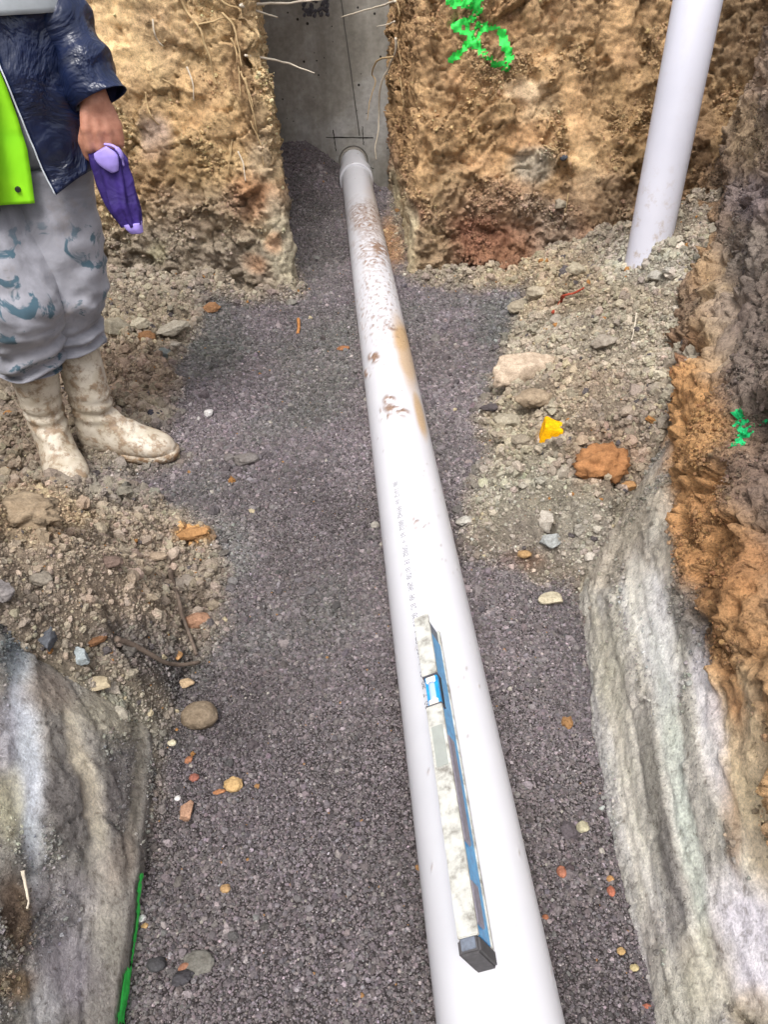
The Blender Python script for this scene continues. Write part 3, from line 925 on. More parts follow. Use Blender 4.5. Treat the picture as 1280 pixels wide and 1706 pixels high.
# crushed stone bedding
P, g, c = grains_on_floor(1800000, -.80, .85, -.40, 4.74, 0)
k = (RS.rand(len(P)) < g * np.interp(P[:, 1], [-.3, .2, .9, 1.6, 2.6, 4.7], [.6, 1, 1, .62, .40, .34])) & in_view(P, 700)
k &= ~((np.abs(P[:, 0] - .172) < .072))
P, c = P[k], c[k]
n = len(P)
dist = np.linalg.norm(P - CC, axis=1)
sz = np.exp(RS.normal(0, .42, n)) * .0024 * np.clip(dist / 1.3, 1, 2.0) * (1 + .5 * fbm(P, 3, 2, 17))
big = RS.rand(n) < .006
sz[big] *= RS.uniform(1.6, 3.0, big.sum())
S = sz[:, None] * RS.uniform(.7, 1.25, (n, 3))
P[:, 2] += sz * .12
tone = np.exp(RS.normal(.20, .34, n) + .55 * fbm(P, 2.4, 4, 18))[:, None]
tint = np.clip(c * tone * (1 + RS.normal(0, .03, (n, 3))), .01, .6)
pale = RS.rand(n) < .0025
tint[pale] = lin('#a39d94')
tanb = RS.rand(n) < .0015
tint[tanb] = lin('#9a744c')
grain_object('gravel_bedding', 'dark grey crushed stone bedding spread along the trench floor', P, S, RS.uniform(0, 6.28, (n, 3)), tint, M_GRAIN, 4, .30, 2)
# crumbs of dug soil on the heaps
P, g, c = [np.concatenate(t) for t in zip(grains_on_floor(120000, -1.0, -.22, .65, 2.0, 0), grains_on_floor(130000, .25, 1.3, .9, 3.05, 0), grains_on_floor(50000, -1.0, 0, 1.9, 2.95, 0), grains_on_floor(8000, .3, .9, 2.6, 3.1, 0))]
k = (RS.rand(len(P)) < (1 - g) + .02) & in_view(P)
P, c = P[k], c[k]
n = len(P)
sz = np.exp(RS.normal(0, .66, n)) * .0040 * np.clip(np.linalg.norm(P - CC, axis=1) / 1.6, .8, 1.5)
sz = sz * (.55 + 1.1 * np.clip(fbm(P, 6, 3, 19) + .25, 0, 1))
sz = np.clip(sz, .0014, .030)
S = sz[:, None] * RS.uniform(.7, 1.3, (n, 3))
P[:, 2] += sz * .15
tint = np.clip(c * np.exp(RS.normal(-.06, .16, n) + .25 * fbm(P, 8, 3, 20))[:, None] * (1 + RS.normal(0, .025, (n, 3))), .02, .7)
rr = RS.rand(n)
tint[rr < .012] = lin('#b5a88c')
tint[(rr > .03) & (rr < .036)] = lin('#a07446')
tint[(rr > .05) & (rr < .065)] = lin('#5d5757')
grain_object('soil_rubble', 'crumbled brown and grey soil lying on the spoil heaps', P, S, RS.uniform(0, 6.28, (n, 3)), tint, M_CRUMB, 5, .33, 2)
# crumbs clinging to the cut walls
PP, CCOL, SZ = [], [], []
for nm, cnt, s0 in (('left_earth_block', 16000, .0048), ('right_earth_block', 20000, .0052), ('right_near_earth_wall', 50000, .0026), ('left_near_earth_wall', 30000, .0021)):
    W = WALLS[nm]
    V = W['V']
    vis = in_view(V) & (V[:, 2] > -.02) & (V[:, 2] < 1.05) & (V[:, 1] < 4.7) & (V[:, 1] > .1)
    clump = sstep(-.05, .5, fbm(V, 7, 3, 111)) * (1 - W['smooth']) ** 3 * vis * (sstep(.05, .3, V[:, 2]) + .15)
    pr = clump / clump.sum()
    ix = RS.choice(len(V), cnt, p=pr)
    q = V[ix] + RS.normal(0, .003, (cnt, 3))
    cc = W['col'][ix] * (.62 if 'near' in nm else .95)
    if 'paint' in W:
        px, py = pj(q)
        for strokes, mat in W['paint']:
            for pts, w in strokes:
                inside = (line_d(px, py, pts) < w * .7) & (RS.rand(cnt) < .5)
                cc[inside] = (0.045, 0.6, 0.075) if mat is m_gpaint else (.015, .5, .16)
    PP.append(q)
    CCOL.append(cc)
    SZ.append(np.clip(np.exp(RS.normal(0, .55, cnt)) * s0, .0012, s0 * 3.2))
P, c, sz = np.concatenate(PP), np.concatenate(CCOL), np.concatenate(SZ)
n = len(P)
tint = np.clip(c * np.exp(RS.normal(-.16, .20, n))[:, None] * (1 + RS.normal(0, .03, (n, 3))), .02, .6)
grain_object('wall_crumbs', 'small crumbs of clay clinging to the cut trench sides', P, sz[:, None] * RS.uniform(.6, 1.3, (n, 3)), RS.uniform(0, 6.28, (n, 3)), tint, M_CRUMB, 5, .33, 2)


# ------------------------------------------------------------------ the white drain pipe
PXC, PZ, PR = .172, .060, .080
def pipe_attr(V, top):
    px, py = pj(V)
    w = fbm(V, 12, 4, 121)
    w2 = fbm(V, 45, 4, 122)
    m = np.zeros(len(V))
    def area(x, y, rx, ry, ang, amt, thr=0.0):
        q = blob(px, py, .5 * w, x, y, rx, ry, ang)
        return q * amt
    speck = np.clip((fbm(V * np.array([1, .45, 1]), 95, 3, 123) - .12) * 6, 0, 1)
    speck2 = np.clip((fbm(V * np.array([1, .45, 1]), 60, 3, 124) - .22) * 7, 0, 1)
    m = np.maximum(m, area(612, 365, 34, 28, 40, 1) * np.clip(speck * .8 + np.clip((w2 + .25) * 2.2, 0, .65), 0, 1))
    m = np.maximum(m, area(625, 420, 34, 34, 20, 1) * np.clip(speck * .6 + np.clip((w2 + .10) * 2.4, 0, .6), 0, 1))
    m = np.maximum(m, area(632, 415, 20, 10, 35, 1) * np.clip((w2 + .28) * 4, 0, 1))
    m = np.maximum(m, area(630, 500, 36, 70, 8, 1) * speck * .75)
    m = np.maximum(m, area(640, 548, 30, 28, 0, 1) * speck2 * .7)
    m = np.maximum(m, area(650, 543, 12, 6, 40, 1) * np.clip((w2 + .1) * 4, 0, 1))
    m = np.maximum(m, area(622, 596, 10, 9, -20, 1) * np.clip((w2 + .18) * 5, 0, 1))
    m = np.maximum(m, area(613, 622, 6, 9, 10, 1) * np.clip((w2 + .15) * 5, 0, 1))
    m = np.maximum(m, area(649, 668, 10, 10, -20, 1) * np.clip((w2 + .12) * 5, 0, 1))
    m = np.maximum(m, area(660, 684, 22, 8, 12, 1) * np.clip((w2 + .16) * 5, 0, 1))
    m = np.maximum(m, area(640, 690, 10, 12, 0, 1) * speck)
    m = np.maximum(m, area(694, 880, 26, 18, 0, 1) * speck2 * .8)
    m = np.maximum(m, area(692, 868, 6, 7, 0, 1) * np.clip((w2 + .05) * 4, 0, 1) * .9)
    m = np.maximum(m, area(705, 845, 30, 50, 0, 1) * speck2 * .25)
    m = np.maximum(m, sstep(.06, .02, V[:, 2]) * np.clip((w2 + .2) * 2, 0, 1) * .8)       # splashed along the bedding
    m = np.maximum(m, np.clip((fbm(V, 140, 2, 125) - .50) * 12, 0, 1) * .5)               # scattered specks
    stain = blob(px, py, .25 * w, 676, 590, 13, 62, -13) * .75
    stain = np.maximum(stain, blob(px, py, .2 * w, 700, 690, 7, 40, -14) * .85)
    stain = np.maximum(stain, blob(px, py, .2 * w, 671, 565, 15, 28, -13) * .9)
    stain = np.maximum(stain, blob(px, py, .4 * w, 640, 345, 26, 60, -8) * .30)
    return m * top, stain * top
m_pvc, nt, b = new_mat('white_pvc')
am = N(nt, 'ShaderNodeAttribute', attribute_name='mud')
as_ = N(nt, 'ShaderNodeAttribute', attribute_name='stain')
p = pos(nt)
n1 = noise_node(nt, 6, 4, .6, p)
n2 = noise_node(nt, 160, 4, .6, p)
base = ramp_node(nt, n1.outputs[0], [(.3, (.61, .61, .655)), (.7, (.665, .665, .705))])
tan = ramp_node(nt, n2.outputs[0], [(.3, srgb('#b58f5e')), (.7, srgb('#d0b184'))])
mudc = ramp_node(nt, n2.outputs[0], [(.3, srgb('#6b5244')), (.6, srgb('#947a68')), (.8, srgb('#aa9480'))])
c = mix_node(nt, base.outputs[0], tan.outputs[0], as_.outputs['Fac'])
c = mix_node(nt, c, mudc.outputs[0], am.outputs['Fac'])
nt.links.new(c, b.inputs['Base Color'])
rr = N(nt, 'ShaderNodeMapRange')
nt.links.new(am.outputs['Fac'], rr.inputs['Value'])
rr.inputs['To Min'].default_value = .34
rr.inputs['To Max'].default_value = .9
nt.links.new(rr.outputs[0], b.inputs['Roughness'])
b.inputs['Specular IOR Level'].default_value = .45
nt.links.new(bump_node(nt, am.outputs['Fac'], .5, .003, bump_node(nt, n1.outputs[0], .05, .004)), b.inputs['Normal'])

def pipe_part(name, prof, seg, parent, step, tidy=False):
    """lathe round the pipe axis; prof rows y, radius"""
    Y, R = [], []
    for (y0, r0), (y1, r1) in zip(prof[:-1], prof[1:]):
        k = max(1, int(abs(y1 - y0) / step))
        t = np.arange(k) / k
        Y += list(y0 + (y1 - y0) * t)
        R += list(r0 + (r1 - r0) * t)
    Y.append(prof[-1][0])
    R.append(prof[-1][1])
    Y, R = np.array(Y), np.array(R)
    a = np.linspace(0, 2 * np.pi, seg, endpoint=False)
    V = np.stack([PXC + R[:, None] * np.cos(a), np.broadcast_to(Y[:, None], (len(Y), seg)), PZ + R[:, None] * np.sin(a)], -1).reshape(-1, 3)
    mud, st = pipe_attr(V, np.ones(len(V)))
    # dried mud stands a little proud of the plastic
    nrm = np.tile(np.stack([np.cos(a), np.zeros(seg), np.sin(a)], 1), (len(Y), 1))
    V = V + nrm * (np.clip(mud, 0, 1) * .0018)[:, None]
    me = np_mesh(name, V, grid_faces(len(Y), seg, True)[:, ::-1], {'mud': mud, 'stain': st})
    return link(name, me, m_pvc, parent)
pipe = empty('drain_pipe', (PXC, .3, 0), 'long white plastic drain pipe laid on the dark bedding towards the concrete', 'pipe')
pipe_part('barrel', [(-.9, .072), (-.9, PR), (4.34, PR), (4.37, PR)], 112, pipe, .0075)
pipe_part('coupling', [(4.325, .0805), (4.325, .0905), (4.335, .0925), (4.44, .0925), (4.47, .086), (4.49, .078)], 64, pipe, .012)
pipe_part('spigot', [(4.46, .0765), (4.62, .0765), (4.86, .0765), (4.86, .06)], 64, pipe, .02)
pipe_part('rubber_ring', [(4.70, .0765), (4.70, .0845), (4.76, .0845), (4.76, .0765)], 48, pipe, .02).data.materials[0] = simple('grey_rubber', '#8d8880', .7, .3)
# dot-matrix line printed along the barrel
FONT = {'0': '0E11131519110E', '1': '040C040404040E', '2': '0E11010204081F', '3': '1F02040201110E', '4': '02060A121F0202', '5': '1F101E0101110E', '6': '0608101E11110E',
        '7': '1F010204080808', '8': '0E11110E11110E', '9': '0E11110F01020C', '-': '0000001F000000', ':': '000C0C000C0C00', ' ': '00000000000000', '.': '00000000000C0C'}
txt = '00 10:5 09 86045 0085 01 4 2085 16 8:20 506 90 82 0563 1 58 026-1 60.85 3 08'
V, F = [], []
y_start, y_end = gz(657, 803, .13)[1], gz(716, 1182, .13)[1]
ang0 = math.acos((gz(686, 990, .128)[0] - PXC) / PR)
cw = (y_start - y_end) / (len(txt) * 6)
rs = random.Random(3)
for i, ch in enumerate(txt):
    hx = FONT[ch]
    for row in range(7):
        bits = int(hx[row * 2:row * 2 + 2], 16)
        for colm in range(5):
            if bits >> (4 - colm) & 1 and rs.random() > .07:
                y = y_start - (i * 6 + colm) * cw
                a = ang0 + (row - 3) * .0016 / PR * -1 + rs.uniform(-.002, .002)
                a += 0
                h = .00062 / PR
                k = len(V)
                for da, dy in ((-h, -.5), (h, -.5), (h, .5), (-h, .5)):
                    rr_ = PR + .0004
                    V.append((PXC + rr_ * math.cos(a + da), y + dy * cw * .95, PZ + rr_ * math.sin(a + da)))
                F.append((k, k + 1, k + 2, k + 3))
link('printed_marking', np_mesh('printed_marking', V, F), simple('grey_ink', '#6d6c74', .8, .2), pipe, False)

# ------------------------------------------------------------------ riser pipe standing in the spoil
m_riser, nt, b = new_mat('riser_pvc')
p = pos(nt)
n1 = noise_node(nt, 26, 5, .65, p)
n2 = noise_node(nt, 5, 3, .5, p)
r1 = ramp_node(nt, n1.outputs[0], [(.55, (0, 0, 0)), (.68, (1, 1, 1))])
sp = N(nt, 'ShaderNodeSeparateXYZ')
nt.links.new(p, sp.inputs[0])
lo_ = N(nt, 'ShaderNodeMapRange')
lo_.inputs['From Min'].default_value = .62
lo_.inputs['From Max'].default_value = .30
lo_.inputs['To Min'].default_value = .05
lo_.inputs['To Max'].default_value = .85
nt.links.new(sp.outputs['Z'], lo_.inputs['Value'])
mm = N(nt, 'ShaderNodeMath', operation='MULTIPLY')
nt.links.new(r1.outputs[0], mm.inputs[0])
nt.links.new(lo_.outputs[0], mm.inputs[1])
r2 = ramp_node(nt, n2.outputs[0], [(.3, (.59, .59, .67)), (.7, (.65, .65, .73))])
nt.links.new(mix_node(nt, r2.outputs[0], srgb('#a58f78'), mm.outputs[0]), b.inputs['Base Color'])
b.inputs['Roughness'].default_value = .4
A0 = (np.array(gy(1043, 440, 2.34)) + np.array(gy(1122, 386, 2.34))) / 2
A1 = (np.array(gy(1127, 0, 2.42)) + np.array(gy(1200, 0, 2.42))) / 2
dA = (A1 - A0) / np.linalg.norm(A1 - A0)
riser = empty('riser_pipe', tuple(A0), 'pale lilac white plastic pipe leaning upright out of the spoil heap', 'pipe')
rA = .066
P0, P1 = A0 - dA * .25, A1 + dA * .45
ln = np.linalg.norm(P1 - P0)
bm = bmesh.new()
M = Matrix.Translation(Vector(P0)) @ Vector(dA).to_track_quat('Z', 'Y').to_matrix().to_4x4()
prev = None
seg = 72
for z, r in ((0, rA), (ln * .5, rA), (ln - .003, rA), (ln, rA - .002), (ln, rA - .006), (ln - .25, rA - .006)):
    rg = [bm.verts.new(M @ Vector((r * math.cos(2 * math.pi * k / seg), r * math.sin(2 * math.pi * k / seg), z))) for k in range(seg)]
    if prev:
        for k in range(seg):
            bm.faces.new((prev[k], prev[(k + 1) % seg], rg[(k + 1) % seg], rg[k]))
    prev = rg
o = bm_obj('barrel', bm, m_riser, riser, True)

# ------------------------------------------------------------------ spirit level resting on the pipe
ROLL = -rad(26)
LV = Matrix.Translation((PXC - PR * math.sin(rad(11)), 0, PZ + PR * math.cos(rad(11)) + .0034)) @ Matrix.Translation((0, .65, 0)) @ Matrix.Rotation(rad(-.4), 4, 'Z') @ Matrix.Rotation(ROLL, 4, 'Y')
level = empty('spirit_level', tuple(LV.translation), 'blue spirit level with dirty silver top lying on the white pipe', 'level')
Y0, Y1 = .372 - .65, .922 - .65
LW, LH = .0265, .058
def ly(py):
    return gz(740, py, .19)[1] - .65
m_blue, nt, b = new_mat('blue_enamel')
n1 = noise_node(nt, 90, 4, .6, pos(nt))
r1 = ramp_node(nt, n1.outputs[0], [(.3, (.01, .20, .50, 1)), (.6, (.02, .34, .70, 1)), (.8, (.10, .46, .74, 1))])
nt.links.new(r1.outputs[0], b.inputs['Base Color'])
b.inputs['Roughness'].default_value = .35
m_silver, nt, b = new_mat('worn_silver')
n1 = noise_node(nt, 45, 5, .65, pos(nt))
r1 = ramp_node(nt, n1.outputs[0], [(.32, srgb('#85817a')), (.48, srgb('#c2c1ba')), (.66, srgb('#d8d8d4'))])
nt.links.new(r1.outputs[0], b.inputs['Base Color'])
r2 = ramp_node(nt, n1.outputs[0], [(.35, (.75,) * 3), (.65, (.42,) * 3)])
nt.links.new(r2.outputs[0], b.inputs['Roughness'])
b.inputs['Metallic'].default_value = .15
m_rub = simple('dark_end_rubber', '#4f4d4f', .75, .3, 120, .3, .3)
m_slate = simple('slate_end', '#6f7683', .5, .4, 150, .3)
def lbox(name, x0, x1, y0, y1, z0, z1, mat, bev=.0012, parent=level):
    bm = bmesh.new()
    box_bm(bm, ((x0 + x1) / 2, (y0 + y1) / 2, (z0 + z1) / 2), (x1 - x0, y1 - y0, z1 - z0))
    bmesh.ops.bevel(bm, geom=list(bm.edges), offset=bev, segments=2, affect='EDGES')
    bmesh.ops.transform(bm, matrix=LV, verts=bm.verts)
    return bm_obj(name, bm, mat, parent)
yv0, yv1 = ly(1176), ly(1124)          # bubble window
yp0, yp1 = ly(1279), ly(1211)          # grey plate
# web of the beam (blue), rails top and bottom; the top rail is broken by the bubble window
web = lbox('body', -LW / 2 + .003, LW / 2 - .002, Y0 + .018, Y1 - .035, .004, LH - .004, m_blue)
lbox('bottom_rail', -LW / 2, LW / 2, Y0 + .016, Y1, 0, .007, m_silver)
lbox('top_rail', -LW / 2, LW / 2, Y0 + .016, yv0, LH - .007, LH, m_silver)
lbox('top_rail', -LW / 2, LW / 2, yv1, Y1, LH - .007, LH, m_silver)
lbox('end_block', -LW / 2 + .004, LW / 2 - .004, Y1 - .036, Y1 - .004, .006, LH - .006, m_slate)
cap = lbox('end_cap', -LW / 2 - .001, LW / 2 + .001, Y0 - .004, Y0 + .0165, -.0005, LH + .0005, m_rub, .003)
lbox('cap_face', -LW / 2 + .004, LW / 2 - .004, Y0 + .001, Y0 + .0145, LH, LH + .0018, m_slate, .0006)
# bubble window: dark well, pale holders, blue vial
lbox('window_well', -LW / 2 + .002, LW / 2 - .001, yv0 - .0, yv1 + .0, LH - .022, LH - .012, simple('dark_well', '#2c2c33', .7, .3))
m_hold = simple('vial_holder', '#e4e0d6', .5, .4)
vl = yv1 - yv0
lbox('vial_holder', -.008, .008, yv1 - vl * .26, yv1 - vl * .06, LH - .013, LH - .002, m_hold)
lbox('vial_holder', -.008, .008, yv0 + vl * .05, yv0 + vl * .22, LH - .013, LH - .002, m_hold)
lbox('window_frame', -LW / 2, LW / 2, yv1 - .003, yv1 - .0002, LH - .02, LH - .0015, simple('frame_dark', '#55535a', .6, .3), .0004)
lbox('window_frame', -LW / 2, LW / 2, yv0 + .0002, yv0 + .003, LH - .02, LH - .0015, bpy.data.materials['frame_dark'], .0004)
m_vial = simple('blue_vial', (.42, .58, .84, 1), .12, .6, coat=.5)
Vv, Fv = tube_arrays([(0, yv0 + vl * .2, LH - .0075), (0, yv0 + vl * .3, LH - .0075), (0, yv1 - vl * .35, LH - .0075), (0, yv1 - vl * .25, LH - .0075)], .0066, 20)
Vv = np.array([LV @ Vector(v) for v in Vv])
vial = link('bubble_vial', np_mesh('bubble_vial', Vv, Fv), m_vial, level)
lbox('grey_plate', -LW / 2 + .0045, LW / 2 - .0035, yp0, yp1, LH - .001, LH + .0009, simple('plate_grey', '#9ea29d', .55, .3, 60, .1), .0008)
# grey hand grips let into the blue side
m_grip = simple('grip_grey', '#8d8894', .6, .3, 120, .25)
for a_, b_ in ((1402, 1225), (1543, 1470)):
    lbox('hand_grip', LW / 2 - .0035, LW / 2 + .0006, ly(a_), ly(b_), .026, LH - .0085, m_grip, .0012)

# ------------------------------------------------------------------ stones, lumps, crumbs that can be picked out one by one
_sm = {}
def stone_mat(hx, rough_=.9, mott=.36):
    if hx not in _sm:
        m, nt, b = new_mat('stone_' + hx.strip('#'))
        o_ = objco(nt)
        n1 = noise_node(nt, 45, 6, .65, o_)
        n2 = noise_node(nt, 260, 4, .6, o_)
        v1 = ramp_node(nt, n1.outputs[0], [(.28, (1 - mott, 1 - mott * 1.1, 1 - mott * 1.2)), (.52, (1, 1, 1)), (.75, (1 + mott, 1 + mott, 1 + mott))])
        v2 = ramp_node(nt, n2.outputs[0], [(.3, (.75,) * 3), (.7, (1.22,) * 3)])
        l_ = lin(hx)
        l_ = l_ + (.0 if hx == '#f0b000' else .25) * (l_ @ np.array([.3, .5, .2]) - l_)
        c = mix_node(nt, tuple(l_ * (1.0 if hx == '#f0b000' else .85)) + (1,), v1.outputs[0], 1.0, 'MULTIPLY')
        c = mix_node(nt, c, v2.outputs[0], 1.0, 'MULTIPLY')
        nt.links.new(c, b.inputs['Base Color'])
        b.inputs['Roughness'].default_value = rough_
        b.inputs['Specular IOR Level'].default_value = .25
        nt.links.new(bump_node(nt, n2.outputs[0], .7, .0018, bump_node(nt, n1.outputs[0], .8, .004)), b.inputs['Normal'])
        _sm[hx] = m
    return _sm[hx]
def stone_mesh(name, size, seed, style):
    rs = np.random.RandomState(seed)
    bm = bmesh.new()
    bmesh.ops.create_icosphere(bm, subdivisions=4 if max(size) > .03 else 3, radius=1)
    V = np.array([v.co[:] for v in bm.verts])
    if style in ('angular', 'slab', 'plate'):
        for k in range(11 if style == 'angular' else 9):
            d = rs.normal(size=3)
            if style != 'angular':
                d[2] *= .35
            d /= np.linalg.norm(d)
            lim = rs.uniform(.55, .82)
            q = V @ d
            V = V - np.where(q > lim, q - lim, 0)[:, None] * d
        if style != 'angular':
            V[:, 2] = np.clip(V[:, 2], -.5, .55) * 1.3
    amp = {'angular': .10, 'slab': .10, 'plate': .12, 'round': .16, 'clod': .26, 'rough': .30}[style]
    o_ = rs.uniform(0, 50, 3)
    V = V * (1 + amp * fbm(V + o_, 1.7, 3, 1))[:, None] + .035 * np.stack([fbm(V + o_, 5, 3, 2), fbm(V + o_, 5, 3, 3), fbm(V + o_, 5, 3, 4)], 1)
    if style == 'rough':
        V = V * (1 + .22 * facets(V + o_, 1.9, 3) + .12 * facets(V + o_, 4.2, 4) + .10 * fbm(V + o_, 7, 3, 5))[:, None]
    if style == 'clod':
        V = V * (1 + .16 * (clods(V + o_, 2.6, 2) - .3))[:, None]
    if style in ('angular', 'slab'):
        V = V * (1 + .10 * facets(V + o_, 2.4, 6) + .03 * fbm(V + o_, 9, 2, 7))[:, None]
    V = V - (V.max(0) + V.min(0)) / 2
    V = V / (V.max(0) - V.min(0)) * np.array(size)
    for v, c in zip(bm.verts, V):
        v.co = c
    me = bpy.data.meshes.new(name)
    bm.to_mesh(me)
    bm.free()
    return me
def stone(name, px, py, w, h, hx, style, label, cat, group=None, rot=0, zr=.78, sink=.10, seed=None, wall=False):
    loc, nor = hit(px, py + h * .15)
    zc = depth(loc)
    sx = w * zc / FPX
    sy = h * zc / FPX * .92
    sz_ = min(sx, sy) * zr
    me = stone_mesh(name, (sx * 1.12, sy * 1.12, sz_ * 1.1), seed if seed is not None else int(px * 13 + py * 7), style)
    o = link(name, me, stone_mat(hx))
    q = Vector(loc)
    if wall:
        q += nor * sz_ * .2
    else:
        q.z += sz_ * (.5 - sink)
    o.location = q
    o.rotation_euler = (random.Random(int(px)).uniform(-.12, .12), random.Random(int(py)).uniform(-.12, .12), rad(rot))
    if style in ('round', 'clod'):
        me.shade_smooth()
    tag(o, label, cat, group)
    return o
G_R, G_L, G_P = 'stones on the right spoil heap', 'lumps in the left spoil', 'pebbles dropped on the dark bedding'
